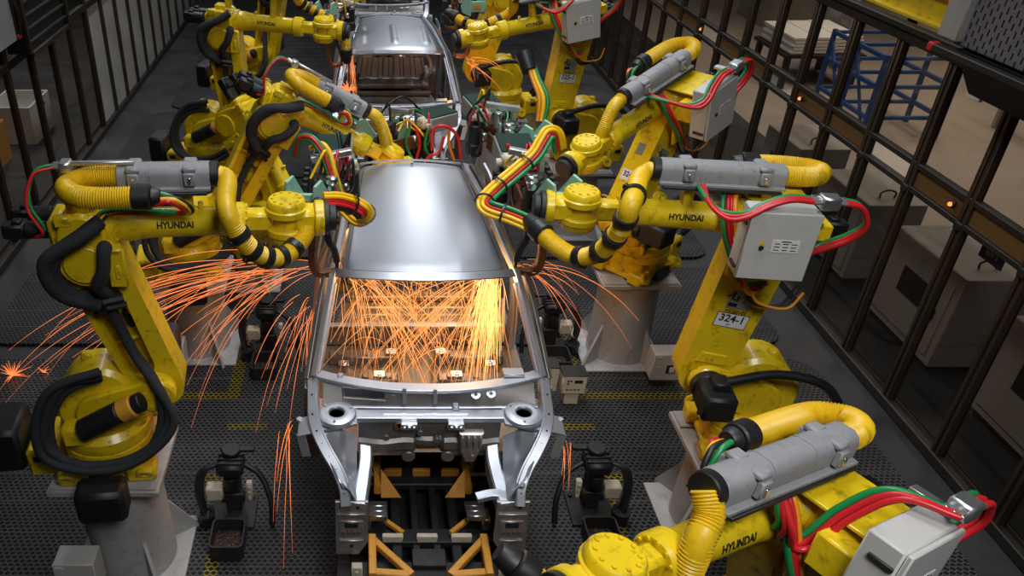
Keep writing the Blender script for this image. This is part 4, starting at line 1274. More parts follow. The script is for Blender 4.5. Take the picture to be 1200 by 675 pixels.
        for i in range(3):
            cable('power_cable', [UF @ V((0.06, 0.22 - .05 * i, -0.38)), UF @ V((-0.0, 0.25 - .05 * i, -0.45 - .03 * i)), UF @ V((-0.16, 0.27 - .05 * i, -0.46 - .02 * i)), UF @ V((-0.24, 0.24 - .05 * i, -0.36))], 0.009, ('orange_cable', 'black', 'black')[i], root)
    return K

def gun_hose(K, pts, rings=(), r=0.052, boot=True):
    """Corrugated hose from the guide to the gun: world points."""
    inv = K['inv']
    pts = [inv @ V(p) for p in pts]
    pp, rr = hose(pts, r)
    h = MB().tube(pp, rr, 16).build('gun_hose', 'yellow_hose', K['root'], smooth=70)
    for f in rings:
        i = min(len(pp) - 2, int(f * (len(pp) - 1)))
        t = (pp[i + 1] - pp[i - 1]).normalized()
        m = MB().ring(pp[i], t, r * 0.95, r * 1.24, 0.042, 20)
        n_ = t.orthogonal().normalized()
        m.box((0.03, 0.03, 0.03), (0, 0, 0), frame(pp[i] + n_ * r * 1.25, n_, t), b=0.005)
        m.build('hose_ring', 'black', h)
    if boot:
        t = (pp[-1] - pp[-6]).normalized()
        m = MB().cyl(pp[-1] - t * 0.05, pp[-1] + t * 0.04, r * 1.38, r * 1.30, seg=20).cyl(pp[-1] + t * 0.04, pp[-1] + t * 0.12, r * 1.1, r * 0.8, seg=20)
        m.build('hose_boot', 'black', h)
    return h

def bundle(K, pts, cols, r=0.014, spread=0.024, ties=()):
    inv = K['inv']
    pts = [inv @ V(p) for p in pts]
    sp = spline(pts, 8)
    n = len(cols)
    face = inv.to_3x3() @ V((0, -0.8, 0.6))
    side = []
    for k in range(len(sp)):
        t = (sp[min(k + 1, len(sp) - 1)] - sp[max(k - 1, 0)]).normalized()
        q = t.cross(face)
        q = q.normalized() if q.length > 1e-3 else t.orthogonal().normalized()
        if side and q.dot(side[-1]) < 0: q = -q
        side.append(q)
    for i, c in enumerate(cols):
        w_ = (i - (n - 1) / 2) * spread * 0.95
        dp = face * (0.012 if i % 2 else 0.0)
        MB().tube([p + q * w_ + dp for p, q in zip(sp, side)], r, 8).build('gun_cable', c, K['root'], smooth=60)
    for f in ties:
        i = int(f * (len(sp) - 2)) + 1
        t = (sp[i + 1] - sp[i - 1]).normalized()
        MB().ring(sp[i], t, spread * n / 2.2 + r * .4, spread * n / 2.2 + r * 1.0, 0.012, 14).build('cable_tie', 'black', K['root'])

def gun(K, F, mir=1, lean=0.0, detail=True):
    """Spot-welding gun. Frame F (world) at the electrode tip: x towards the car's middle, y down the line, z up."""
    inv = K['inv']
    G = inv @ F @ M.Diagonal((mir, 1, 1, 1))
    root = K['root']
    b = MB(m=G)
    b.box((0.15, 0.34, 0.17), (-0.12, 0.13, 0.47), b=0.02)
    b.box((0.12, 0.16, 0.22), (-0.10, 0.02, 0.56), b=0.02)
    b.cyl((-0.06, 0.0, 0.30), (-0.06, 0.0, 0.66), 0.050, seg=16)
    b.cyl((-0.06, 0.0, 0.60), (-0.06, 0.0, 0.68), 0.062, seg=16)
    b.box((0.10, 0.10, 0.10), (-0.16, 0.36, 0.52), b=0.02)
    for k in range(4): b.cyl((-0.20, 0.0 + .09 * k, 0.58), (-0.20, 0.0 + .09 * k, 0.63), 0.022, seg=8)
    w = b.build('weld_gun', 'dark', root)
    # electrode arms
    m = MB(m=G)
    m.sweep(spline([(-0.02, 0, -0.035), (-0.10, 0.0, -0.045), (-0.150, 0, -0.02), (-0.172, 0, 0.06), (-0.165, 0, 0.20), (-0.15, 0.02, 0.40)], 6), [0.05] * 31, [0.055 + 0.02 * sin(i / 30 * pi) for i in range(31)], up=(0, 1, 0.02))
    m.cyl((0, 0, -0.045), (0, 0, 0.0), 0.020, 0.014, seg=10)
    m.build('electrode_arm', 'copper', w)
    m = MB(m=G)
    m.sweep(spline([(0.0, 0, 0.05), (-0.02, 0.0, 0.14), (-0.055, 0.0, 0.22), (-0.06, 0.0, 0.34)], 6), 0.045, 0.05, up=(0, 1, 0.02))
    m.cyl((0, 0, 0.004), (0, 0, 0.08), 0.013, 0.020, seg=10)
    m.build('electrode_arm', 'dark', w)
    # pale green brackets
    m = MB(m=G)
    tri = [(-0.02, 0.0), (0.20, 0.02), (0.24, 0.10), (0.10, 0.27), (0.0, 0.25), (-0.04, 0.12)]
    for x in (-0.30, -0.12):
        m.prism(tri, -0.011, 0.011, T(x, -0.24 - (0.0 if x < -.2 else 0.07), 0.52) @ RZ(58) @ M.Diagonal((0.72, 1, 0.92, 1)), b=0.003)
    m.box((0.18, 0.03, 0.12), (-0.21, -0.26, 0.62), b=0.004)
    m.box((0.20, 0.16, 0.02), (-0.21, -0.16, 0.56), b=0.004)
    m.build('gun_bracket', 'green', w)
    m = MB(m=G)
    m.prism([(-0.02, 0), (0.16, 0.03), (0.14, 0.16), (0.0, 0.18)], -0.010, 0.010, T(-0.03, 0.12, 0.46) @ RZ(100), b=0.003)
    m.prism([(-0.02, 0), (0.13, 0.03), (0.10, 0.14), (0.0, 0.12)], -0.010, 0.010, T(-0.05, 0.42, 0.40) @ RZ(75), b=0.003)
    m.build('gun_bracket', 'green', w)
    MB(m=G).box((0.09, 0.006, 0.06), (-0.21, -0.277, 0.62), b=0.002).build('bracket_notice', 'orange', w)
    # transformer and its white connector box
    m = MB(m=G)
    m.box((0.27, 0.36, 0.15), (-0.03, 0.58, 0.60), b=0.012)
    tf = m.build('transformer', 'grey', w)
    MB(m=G).box((0.25, 0.34, 0.012), (-0.03, 0.58, 0.681), b=0.003).build('transformer_lid', MT['gun_lid'], w)
    m = MB(m=G)
    m.box((0.12, 0.10, 0.10), (0.04, 0.36, 0.63), b=0.02)
    m.cyl((0.10, 0.36, 0.62), (0.14, 0.36, 0.62), 0.03, seg=12)
    m.build('connector_box', 'beige', w)
    m = MB(m=G)
    m.box((0.02, 0.50, 0.10), (-0.205, 0.25, 0.46), b=0.004).box((0.02, 0.30, 0.14), (0.00, 0.16, 0.44), b=0.004)
    m.box((0.22, 0.02, 0.12), (-0.10, 0.42, 0.44), b=0.004).box((0.10, 0.12, 0.05), (-0.08, -0.10, 0.44), b=0.008)
    m.sweep([(-0.20, -0.02, 0.38), (0.02, 0.0, 0.36)], 0.05, 0.04)
    m.build('gun_frame', 'copper', w)
    m = MB(m=G)
    m.sweep([(-0.16, 0.10, 0.76), (0.10, 0.14, 0.80)], 0.05, 0.045)
    m.sweep([(-0.12, 0.10, 0.56), (-0.12, 0.11, 0.76)], 0.04, 0.04, up=(0, 1, 0))
    m.build('cable_rail', 'steel', w)
    # servo motor and small hoses
    m = MB(m=G)
    m.cyl((0.10, 0.36, 0.40), (0.10, 0.36, 0.56), 0.055, seg=16)
    m.box((0.12, 0.12, 0.12), (0.10, 0.36, 0.35), b=0.02)
    m.build('servo_motor', 'motor', w)
    MB(m=G).cyl((-0.04, 0.22, 0.58), (-0.04, 0.22, 0.70), 0.03, seg=10).build('valve_block', 'silver', w)
    MB(m=G).box((0.05, 0.05, 0.06), (0.06, 0.24, 0.50), b=0.01).build('valve_block', 'silver', w)
    m = MB(m=G)
    m.cyl((-0.02, -0.06, 0.66), (-0.02, -0.14, 0.66), 0.028, seg=10)
    m.box((0.08, 0.05, 0.05), (-0.02, -0.10, 0.70), b=0.01)
    m.build('valve_block', 'silver', w)
    rnd = random.Random(int(abs(F.translation.x * 1000)) + 3)
    for k in range(9 if detail else 5):
        y0 = rnd.uniform(-0.1, 0.5); z0 = rnd.uniform(0.5, 0.72); x0 = rnd.uniform(-0.22, 0.08)
        y1 = rnd.uniform(0.0, 0.5); z1 = rnd.uniform(0.35, 0.6)
        c = rnd.choice(['red_cable', 'green_cable', 'black', 'black', 'yellow_cable', 'black', 'red_cable'])
        pts = [(x0, y0, z0), (x0 + rnd.uniform(-.06, .1), (y0 + y1) / 2, z0 + rnd.uniform(0.05, .16)), (x0 + rnd.uniform(0, .14), y1, (z0 + z1) / 2), (x0 + rnd.uniform(-.1, .08), y1 + .05, z1)]
        MB(m=G).tube(spline(pts, 8), 0.010, 7).build('gun_cable', c, w, smooth=60)
    return G
MT['gun_lid'] = mat('dark_green_lid', (0.012, 0.034, 0.024), 0.75, 0, 0.2, 8, spec=0.15)

# ------------------------------------------------------------------ pedestals
def pedestal(label, x, y, h=0.95, box_at=None, box_label=None, gus=True):
    root = tag(empty('robot_pedestal', (x, y, 0)), label, 'pedestal', 'robot pedestals')
    m = MB().lathe([(0, 0.0), (0.33, 0.0), (0.30, 0.03), (0.275, h - 0.06), (0, h - 0.06)], seg=40)
    m.build('column', 'pedestal', root)
    m = MB().box((0.72, 0.66, 0.045), (0, 0, h - 0.0375), b=0.006)
    for ax in (-1, 1):
        for ay in (-1, 1): m.box((0.20, 0.18, 0.016), (ax * 0.24, ay * 0.225, h - 0.008), b=0.003)
    m.build('top_plate', 'pedestal', root)
    for a in (0, 90, 180, 270):
        q = RZ(a + 35)
        MB(m=q).prism([(0.26, 0.0), (0.50, 0.0), (0.50, 0.03), (0.285, min(0.42, h - 0.10)), (0.26, min(0.42, h - 0.10))], -0.012, 0.012).build('gusset', 'pedestal', root)
    MB().box((0.80, 0.74, 0.02), (0, 0, 0.010), b=0.004).build('foot_plate', 'pedestal', root)
    return root

def junction_box(label, x, y, z):
    root = tag(empty('junction_box', (x, y, z)), label, 'box', 'grey boxes on the robot pedestals')
    m = MB().box((0.27, 0.16, 0.29), (0, 0, 0.145), b=0.006).box((0.275, 0.02, 0.295), (0, -0.085, 0.145), b=0.005)
    m.build('enclosure', 'cabinet', root)
    MB().box((0.085, 0.006, 0.09), (0.035, -0.098, 0.13), b=0.002).build('panel_window', 'dark', root)
    MB().box((0.045, 0.004, 0.06), (0.045, -0.1025, 0.125), b=0.001).build('notice', 'label', root)
    MB().cyl((-0.07, -0.095, 0.15), (-0.07, -0.102, 0.15), 0.012, seg=12).build('switch', 'yellow', root)
    MB().box((0.06, 0.003, 0.018), (-0.09, -0.0965, 0.265), b=0.0005).build('tag_plate', 'label', root)
    m = MB().box((0.05, 0.05, 0.03), (-0.06, 0, -0.015), b=0.004).box((0.05, 0.05, 0.03), (0.06, 0, -0.015), b=0.004).box((0.2, 0.05, 0.1), (0, 0.10, 0.14), b=0.004)
    m.build('mount', 'dark', root)
    return root

LX, RX_, NY, FY = -1.72, 2.62, 4.0, 6.40
pedestal('grey pedestal under the front left robot, a switch box on its near side', -1.65, 4.03, 1.0)
pedestal('grey pedestal under the front right robot marked 324-1', 2.70, 4.38, 0.82)
pedestal('grey pedestal under the second left robot, behind a fan of sparks', -1.62, 6.70, 0.87)
pedestal('tall pale grey round pedestal with triangular fins under the robot marked 324-3', 2.58, 6.60, 0.97)
pedestal('pedestal under the third left robot, hidden by cables', -1.80, 9.15, 0.90)
pedestal('pedestal under the right robot marked 325-1', 2.67, 9.27, 0.92)
pedestal('pedestal of the far right robot behind the 325-1 robot', 1.95, 10.95)
pedestal('pedestal of the far left robot behind the third one', -1.72, 11.9)
pedestal('low pedestal below the foreground robot, under its control box', 2.33, 2.70, 0.52)
junction_box('grey switch box at the foot of the front left pedestal', -1.90, 3.66, 0.16)
junction_box('grey switch box on the pedestal of the robot marked 324-3', 2.86, 6.10, 0.08)
junction_box('grey switch box behind the spark fan, on the second left pedestal', -1.78, 6.16, 0.14)

# ------------------------------------------------------------------ robots
# front left
K = robot('yellow welding robot at the front left, arm level over black hoses', -1.65, 4.03, 1.0, 6, -16, -1.4, -1, tx=(0.21, 0.71), tz=0.288)
gun_hose(K, [K['tube_end'], K['tube_end'] + V((0.06, -0.02, -0.03)), at(265, 243, Y=3.82), at(280, 275, Y=3.78), at(303, 298, Y=3.82), at(330, 301, Y=3.92), at(352, 283, Y=4.05), at(367, 254, Y=4.20)], rings=(0.44, 0.535, 0.62, 0.71, 0.80))
gun(K, T(-0.16, 4.84, 1.985), 1)
bundle(K, [at(380, 236, Y=4.30), at(398, 236, Y=4.36), at(416, 241, Y=4.42), at(428, 250, Y=4.44), at(420, 256, Y=4.62), at(402, 240, Y=4.9)], ['yellow_cable', 'yellow_cable', 'red_cable', 'red_cable', 'black'], 0.013, 0.024, (0.35, 0.6))
bundle(K, [at(399, 236, Y=4.8), at(388, 205, Y=4.85), at(378, 178, Y=4.9), at(364, 162, Y=4.95), at(350, 164, Y=5.0), at(346, 184, Y=5.05)], ['green_cable', 'red_cable', 'green_cable'], 0.013, 0.016)
bundle(K, [at(400, 225, Y=4.85), at(392, 200, Y=4.85), at(386, 178, Y=4.9), at(376, 168, Y=4.95), at(364, 174, Y=5.0)], ['yellow_cable'], 0.017, 0.0)

# front right, 324-1
K = robot('yellow welding robot marked 324-1, arm reaching left under a grey hose guide', 2.70, 4.38, 0.82, 174, -9, 0.8, 1, box=True, tx=(-0.02, 0.70), tz=0.288, sticker='324-1', boot_x=0.17, boot_y=-0.24)
gun_hose(K, [K['tube_end'], K['tube_end'] + V((-0.09, -0.05, -0.03)), at(742, 232, Y=3.80), at(727, 268, Y=3.78), at(703, 295, Y=3.9), at(676, 301, Y=4.02), at(651, 288, Y=4.15), at(632, 270, Y=4.28)], rings=(0.45, 0.545, 0.63, 0.72, 0.81))
gun(K, T(1.08, 4.86, 1.985), -1)
bundle(K, [at(620, 262, Y=4.36), at(596, 252, Y=4.42), at(572, 244, Y=4.48), at(568, 236, Y=4.55), at(580, 222, Y=4.66), at(606, 200, Y=4.78), at(626, 182, Y=4.86), at(636, 166, Y=4.92), at(643, 156, Y=4.96), at(652, 158, Y=5.0), at(656, 176, Y=5.02)], ['yellow_cable', 'yellow_cable', 'red_cable', 'green_cable'], 0.014, 0.027, (0.12, 0.3, 0.42, 0.55))

# second left
K = robot('second yellow robot on the left, its grey hose guide sloping down', -1.62, 6.72, 0.86, 8, 29, -31, -1, tx=(0.20, 0.68), tz=0.288)
te = K['tube_end']
gun_hose(K, [te, te + V((0.10, -0.02, -0.06)), te + V((0.17, 0.0, -0.25)), te + V((0.20, 0.10, -0.50))], rings=(), r=0.055, boot=False)
gun(K, T(0.30, 7.35, 1.42) @ RZ(-55), 1)
bundle(K, [at(455, 158, Y=7.3), at(458, 172, Y=7.2), at(462, 190, Y=7.2), at(468, 200, Y=7.3)], ['orange_cable', 'yellow_cable'], 0.022, 0.022)
for i, (c, pts) in enumerate((('red_cable', [(540, 186), (536, 160), (522, 148), (508, 152), (506, 176)]), ('red_cable', [(497, 190), (505, 182), (515, 178), (520, 160)]), ('green_cable', [(478, 150), (476, 170), (484, 188)]), ('green_cable', [(502, 150), (498, 172), (506, 186)]), ('red_cable', [(488, 152), (492, 168), (488, 186)]), ('orange_cable', [(527, 150), (526, 168), (532, 188)]), ('black', [(470, 146), (480, 158), (486, 180)]))):
    bundle(K, [at(u, v, Y=7.25 + .05 * i) for u, v in pts], [c], 0.015, 0.0)

# second right, 324-3, mid swing
K = robot('yellow welding robot marked 324-3 behind the front right one, turned towards the camera', 2.58, 6.60, 0.97, 219, -29, -12.5, 1, box=True, tx=(-0.14, 0.65), tz=0.288, sticker='324-3', front_plate='324-3', boot_x=0.25, boot_y=-0.26)
te = K['tube_end']
gun_hose(K, [te, te + V((-0.08, -0.06, -0.07)), te + V((-0.14, -0.10, -0.25)), te + V((-0.15, -0.05, -0.45))], rings=(), boot=False)
gun(K, T(1.10, 5.95, 1.93) @ RZ(10), -1)

# third left
K = robot('yellow welding robot third on the left, upper arm pointing to the second car body', -1.80, 9.15, 0.90, -9, -5, -3.6, -1, tx=(0.15, 0.72), tz=0.42, boot=False)
te = K['tube_end']
gun_hose(K, [te, at(352, 2, Y=9.3), at(375, 16, Y=9.3), at(394, 28, Y=9.3), at(404, 42, Y=9.3), at(406, 62, Y=9.3)], rings=(0.35, 0.43, 0.51, 0.59, 0.67))
gun(K, T(-0.22, 9.95, 1.95), 1)

# third right, 325-1
K = robot('yellow welding robot marked 325-1 beside the second car body', 2.67, 9.27, 0.92, 190, -7, -9, 1, box=True, tx=(0.05, 0.66), tz=0.34, sticker='325-1')
te = K['tube_end']
gun_hose(K, [te, at(600, 12, Y=9.3), at(580, 24, Y=9.3), at(562, 30, Y=9.35), at(545, 26, Y=9.4), at(532, 19, Y=9.5)], rings=(0.45, 0.58, 0.71, 0.84))
gun(K, T(1.20, 10.3, 1.97), -1)

for i, c in enumerate(('orange_cable', 'yellow_cable', 'green_cable')):
    bundle(K, [at(616 + 3 * i, 66, Y=8.9), at(624 + 4 * i, 92, Y=8.7), at(632 + 5 * i, 116, Y=8.5), at(630 + 4 * i, 142, Y=8.4)], [c], 0.024, 0.0)
p_ = K['inv']
MB().cyl(p_ @ at(614, 62, Y=8.95), p_ @ at(621, 84, Y=8.8), 0.10, 0.085, seg=18).build('hose_boot', 'black', K['root'])
# low robot between the stations, mostly hidden
pedestal('low pedestal under the folded robot left of the second car', -1.30, 8.05, 0.35)
K = robot('low folded yellow robot between the second and third left robots, arm hanging down', -1.30, 8.05, 0.35, -28, -22, -58, -1, tube=False, harness=False)

# far pairs
K = robot('far right yellow welding robot whose black motor faces the camera, behind 325-1', 1.95, 10.95, 0.95, 185, -16, 22, 1, tx=(0.05, 0.66))
gun(K, T(1.25, 12.0, 1.9), -1, detail=False)
K = robot('far left yellow welding robot, mostly behind the third left one', -1.72, 11.9, 0.95, -15, 10, -12, -1, tx=(0.1, 0.66))
gun(K, T(-0.2, 12.0, 1.9), 1, detail=False)

# foreground, low pedestal
K = robot('big foreground yellow robot at the bottom right, light grey control box beside it', 2.33, 2.70, 0.52, 209.5, 13, 9.2, 1, box=True, tx=(-0.14, 0.70), tz=0.288, boot_x=0.34, boot_y=-0.24, boot_z=-0.09, sag=0.20)
te = K['tube_end']
gun_hose(K, [te, at(831, 603, Y=te.y - 0.06), at(820, 632, Y=te.y - 0.12), at(808, 662, Y=te.y - 0.15), at(790, 700, Y=te.y - 0.16), at(740, 735, Y=te.y - 0.12), at(680, 725, Y=te.y - 0.05), at(640, 690, Y=te.y + 0.0), at(612, 668, Y=te.y + 0.04)], rings=(0.62, 0.72, 0.82), r=0.055)

# ------------------------------------------------------------------ tip dressing stands on the grating
def stand(label, x, y, mir=1, beige=True):
    root = tag(empty('tip_dresser', (x, y, 0)), label, 'tip dresser', 'electrode dressing stands')
    q = M.Diagonal((mir, 1, 1, 1))
    def mb(): return MB(m=q)
    m = mb().box((0.34, 0.34, 0.02), (0, 0.05, 0.012), b=0.003)
    for ax in (-1, 1): m.cyl((ax * 0.13, 0.18, 0.02), (ax * 0.13, 0.18, 0.04), 0.018, seg=6, bev=0)
    m.build('base_plate', 'dark', root)
    m = mb().box((0.12, 0.12, 0.38), (0.0, 0.10, 0.21), b=0.012).box((0.18, 0.06, 0.10), (0.0, 0.06, 0.16), b=0.01)
    m.build('column', 'dark', root)
    m = mb()
    m.box((0.20, 0.20, 0.11), (0.0, 0.10, 0.455), b=0.025)
    m.cyl((0.0, 0.06, 0.36), (0.0, 0.02, 0.26), 0.062, 0.050, seg=18)
    m.cyl((0.0, 0.16, 0.51), (0.0, 0.16, 0.56), 0.070, seg=18)
    m.box((0.26, 0.05, 0.03), (0.04, 0.22, 0.50), b=0.006)
    for k in range(3): m.box((0.19, 0.016, 0.02), (0, 0.04 + .05 * k, 0.515), b=0.004)
    m.build('dresser_head', 'motor', root)
    m = mb().box((0.13, 0.10, 0.12), (-0.13, 0.04, 0.24), b=0.012); m.build('side_cover', 'beige' if beige else 'dark', root)
    m = mb().box((0.045, 0.05, 0.18), (0.14, 0.02, 0.27), b=0.008)
    for k in (-1, 0, 1): m.cyl((0.14, -0.005, 0.27 + .055 * k), (0.14, -0.018, 0.27 + .055 * k), 0.012, seg=8)
    m.build('valve_strip', 'beige', root)
    for k in range(3):
        mb().tube(spline([(-0.10, 0.10, 0.46), (-0.19 - .02 * k, 0.06, 0.42), (-0.22 - .02 * k, 0.0, 0.26), (-0.20, -0.02 - .03 * k, 0.06)], 8), 0.016, 8).build('hose', 'black', root, smooth=60)
    mb().tube(spline([(0.10, 0.12, 0.44), (0.22, 0.08, 0.36), (0.30, -0.02, 0.20), (0.31, -0.10, 0.02)], 8), 0.022, 8).build('hose', 'black', root, smooth=60)
    m = mb().cyl((-0.20, -0.06, 0.0), (-0.20, -0.06, 0.10), 0.065, seg=18).ring((-0.20, -0.06, 0.105), (0, 0, 1), 0.045, 0.072, 0.02, 18)
    m.build('hose_socket', 'black', root)
    # open catch tray
    o = rounded(-0.125, 0.125, -0.42, -0.14, 0.04, (0, 1, 2, 3)); i_ = rounded(-0.112, 0.112, -0.407, -0.153, 0.032, (0, 1, 2, 3))
    n = len(o)
    m = mb()
    vs = [(p[0], p[1], z) for pp, z in ((o, 0.0), (o, 0.14), (i_, 0.14), (i_, 0.02)) for p in pp]
    fs = [tuple(range(n)), tuple(range(3 * n, 4 * n))]
    for l in range(3):
        for k in range(n): fs.append((l * n + k, l * n + (k + 1) % n, (l + 1) * n + (k + 1) % n, (l + 1) * n + k))
    m.add(vs, fs).build('catch_tray', 'dark', root)
    m = mb()
    rnd = random.Random(int(x * 100))
    for k in range(60):
        a, b = rnd.uniform(-.10, .10), rnd.uniform(-.39, -.17)
        m.box((rnd.uniform(.006, .016), rnd.uniform(.006, .016), .008), (a, b, 0.026), b=0.001)
    o_ = m.build('metal_chips', 'copper', root); o_['kind'] = 'stuff'
    return root
stand('dark dressing stand with an open tray between the front left robot and the car', -0.98, 4.40, 1)
stand('dark dressing stand with looping black hoses right of the nearest car nose', 1.80, 4.42, -1)
stand('dressing stand left of the car windscreen, behind the spark fan', -0.92, 6.52, 1)
stand('dressing stand right of the car, in front of the tall round pedestal', 1.92, 6.62, -1)

def controller(label, x, y, w, h, face=True):
    root = tag(empty('valve_controller', (x, y, 0)), label, 'controller', 'pale controllers beside the car')
    m = MB().box((w, 0.15, h), (0, 0, h / 2 + .14), b=0.008).box((w * .6, 0.10, 0.14), (0, 0, 0.07), b=0.006)
    m.build('housing', 'beige', root)
    if face:
        MB().box((0.075, 0.006, 0.035), (0.035, -0.076, h + .08), b=0.002).build('display', 'ink', root)
        for k in range(3): MB().cyl((-0.06 + .025 * (k % 2), -0.075, h + .09 - .03 * (k // 2)), (-0.06 + .025 * (k % 2), -0.083, h + .09 - .03 * (k // 2)), 0.009, seg=10).build('button', 'ink', root)
        m = MB()
        for k in range(4): m.box((0.022, 0.003, 0.012), (-0.06 + .035 * k, -0.076, 0.19), b=0)
        m.build('print_row', 'ink', root)
    MB().box((w * 1.02, 0.16, 0.012), (0, 0, h + .146), b=0.003).build('top_cover', 'dark', root)
controller('pale controller with a small dark display, right of the windscreen pillar', 1.93, 5.80, 0.22, 0.20)
controller('plain narrow pale controller next to the windscreen pillar, left of the one with a display', 1.72, 5.84, 0.14, 0.26, False)

# ------------------------------------------------------------------ overhead fittings at the right wall
root = tag(empty('cable_duct', (4.48, 5.5, 3.20)), 'perforated grey cable duct with a black bar, at the top right corner', 'cable duct')
MB().box((0.34, 1.10, 0.62), (0.05, -0.05, 0.33), b=0.01).build('duct_body', 'perforated', root)
MB().box((0.36, 0.02, 0.62), (0.05, -0.62, 0.33), b=0.004).build('duct_end', 'yellow', root)
m = MB().prism([(-0.12, 0.0), (0.24, 0.0), (0.20, -0.32), (0.10, -0.34)], -0.55, 0.45, b=0.01); m.build('duct_wedge', 'frame_dark', root)
m = MB().sweep([(-0.20, 0.55, -0.02), (-0.20, -0.55, -0.02)], 0.06, 0.05); b_ = m.build('guard_bar', 'ink', root)
for y in (-0.57, 0.57): MB().box((0.075, 0.06, 0.065), (-0.20, y, -0.02), b=0.01).build('bar_cap', 'red', b_)
MB().box((0.10, 0.22, 0.46), (-0.12, 0.52, 0.28), b=0.008).build('duct_column', 'pale_panel', root)
tag(MB().box((0.03, 0.16, 0.13), (0, 0, 0)).build('junction_plate', 'white', loc=(4.78, 6.12, 2.82)), 'small white plate on the top rail of the right wall', 'plate')
root = tag(empty('crane_rail', (5.0, 10.65, 3.20)), 'yellow overhead rail running along the top of the right wall', 'rail')
m = MB().box((0.16, 7.6, 0.03), (0, 0, 0.12)).box((0.05, 7.6, 0.24), (0, 0, 0)).box((0.16, 7.6, 0.03), (0, 0, -0.12)); m.build('rail_beam', 'yellow', root)
for y in (-3.2, -1.6, 0.0, 1.6, 3.2): MB().box((0.05, 0.09, 0.10), (-0.02, y, -0.16), b=0.006).build('rail_bracket', 'frame_dark', root)

for i, (y, z, lb) in enumerate(((8.55, 1.95, 'small orange glow standing for a reflected lamp, on the right wall above the middle cabinets'), (5.92, 1.95, 'small orange glow standing for a reflected lamp, on the right wall near the blue sign'), (11.55, 1.95, 'small orange glow standing for a reflected lamp, on the right wall farthest up the line'))):
    root = tag(empty('lamp_reflection', (WR - 0.06, y, z)), lb, 'reflection', 'reflected lamp glows on the right wall')  # glowing caps added to stand for reflections of beacon lights
    MB().box((0.03, 0.06, 0.06), (0.01, 0, 0), b=0.006).build('reflection_base', 'ink', root)
    MB().lathe([(0, 0.02), (0.012, 0.018), (0.018, 0.008), (0.018, 0), (0, 0)], T(-0.005, 0, 0) @ RY(-90), 14).build('reflection_glow', 'glow_red', root)
root = tag(empty('wall_sign', (WR + 0.05, 5.45, 1.74)), 'small blue sign with white lettering behind the right glass', 'sign')
MB().box((0.01, 0.26, 0.14), (0, 0, 0), b=0.002).build('sign_plate', 'navy', root)
x = MB(); flat_text(x, 'B/F3', 0.075, frame((-0.0065, 0, 0), (0, -1, 0), (-1, 0, 0))); x.build('sign_lettering', 'label', root)

# ------------------------------------------------------------------ hall beyond the right glass
def cabinet(label, x, y, w, d, h):
    root = tag(empty('equipment_cabinet', (x, y, 0)), label, 'cabinet', 'pale cabinets behind the right glass')
    MB().box((w, d, h - 0.08), (0, 0, (h - 0.08) / 2 + 0.08), b=0.01).build('cabinet_body', 'cabinet_white', root)
    MB().box((w * .92, d * .92, 0.08), (0, 0, 0.04), b=0.004).build('plinth', 'frame_dark', root)
    dr = MB().box((0.02, d * 0.86, h * 0.72), (-w / 2 - 0.008, 0, h * 0.52), b=0.005).build('cabinet_door', 'cabinet_white', root)
    MB().box((0.008, d * 0.34, h * 0.26), (-w / 2 - 0.020, 0.02, h * 0.62), b=0.002).build('door_window', 'frame', dr)
    MB().box((0.03, 0.03, 0.12), (-w / 2 - 0.03, -d * 0.34, h * 0.55), b=0.006).build('door_handle', 'ink', dr)
    m = MB().tube(spline([(-0.1, -d * .3, h), (-0.1, -d * .3, h + .06), (-0.02, -d * .3, h + .09), (0.06, -d * .3, h + .06), (0.06, -d * .3, h)], 6), 0.010, 8); m.build('lifting_eye', 'frame_dark', root)
cabinet('pale cabinet behind the right glass, nearest to the camera', 5.85, 5.15, 0.70, 1.0, 1.05)
cabinet('pale cabinet behind the right glass, second from the camera', 5.80, 6.75, 0.70, 1.1, 1.05)
cabinet('pale cabinet behind the right glass, third from the camera', 5.80, 8.35, 0.65, 1.0, 1.0)
cabinet('pale cabinet behind the right glass, farthest of the four', 5.80, 9.9, 0.65, 0.9, 1.0)

root = tag(empty('parts_rack', (8.7, 13.2, 0)), 'blue steel rack standing in the hall beyond the right glass', 'rack')
for sx in (-0.6, 0.6):
    for sy in (-0.8, 0.0, 0.8): MB().sweep([(sx, sy, 0), (sx, sy, 1.35)], 0.07, 0.07, up=(0, 1, 0)).build('upright', 'blue', root)
for z in (0.35, 0.85, 1.3):
    m = MB()
    for sx in (-0.6, 0.6): m.sweep([(sx, -0.8, z), (sx, 0.8, z)], 0.05, 0.07)
    for sy in (-0.8, 0.0, 0.8): m.sweep([(-0.6, sy, z), (0.6, sy, z)], 0.05, 0.06)
    m.build('shelf_frame', 'blue', root)
for a, b in ((-0.8, 0.0), (0.0, 0.8)): MB().sweep([(-0.62, a, 0.1), (-0.62, b, 1.25)], 0.04, 0.04, up=(1, 0, 0)).build('brace', 'blue', root)
root = tag(empty('pallet', (8.6, 15.6, 0)), 'dark pallet stand under white stacked panels in the hall', 'pallet')
m = MB().box((1.5, 1.4, 0.06), (0, 0, 0.62), b=0.004); m.build('deck', 'frame_dark', root)
for sx in (-1, 1):
    for sy in (-1, 1): MB().box((0.1, 0.1, 0.59), (sx * .65, sy * .6, 0.295), b=0.006).build('leg', 'frame_dark', root)
lbs = ['bottom white panel of the stack in the hall', 'second lowest white panel of the stack in the hall', 'middle white panel of the stack in the hall', 'second highest white panel of the stack in the hall', 'topmost white panel of the stack in the hall']
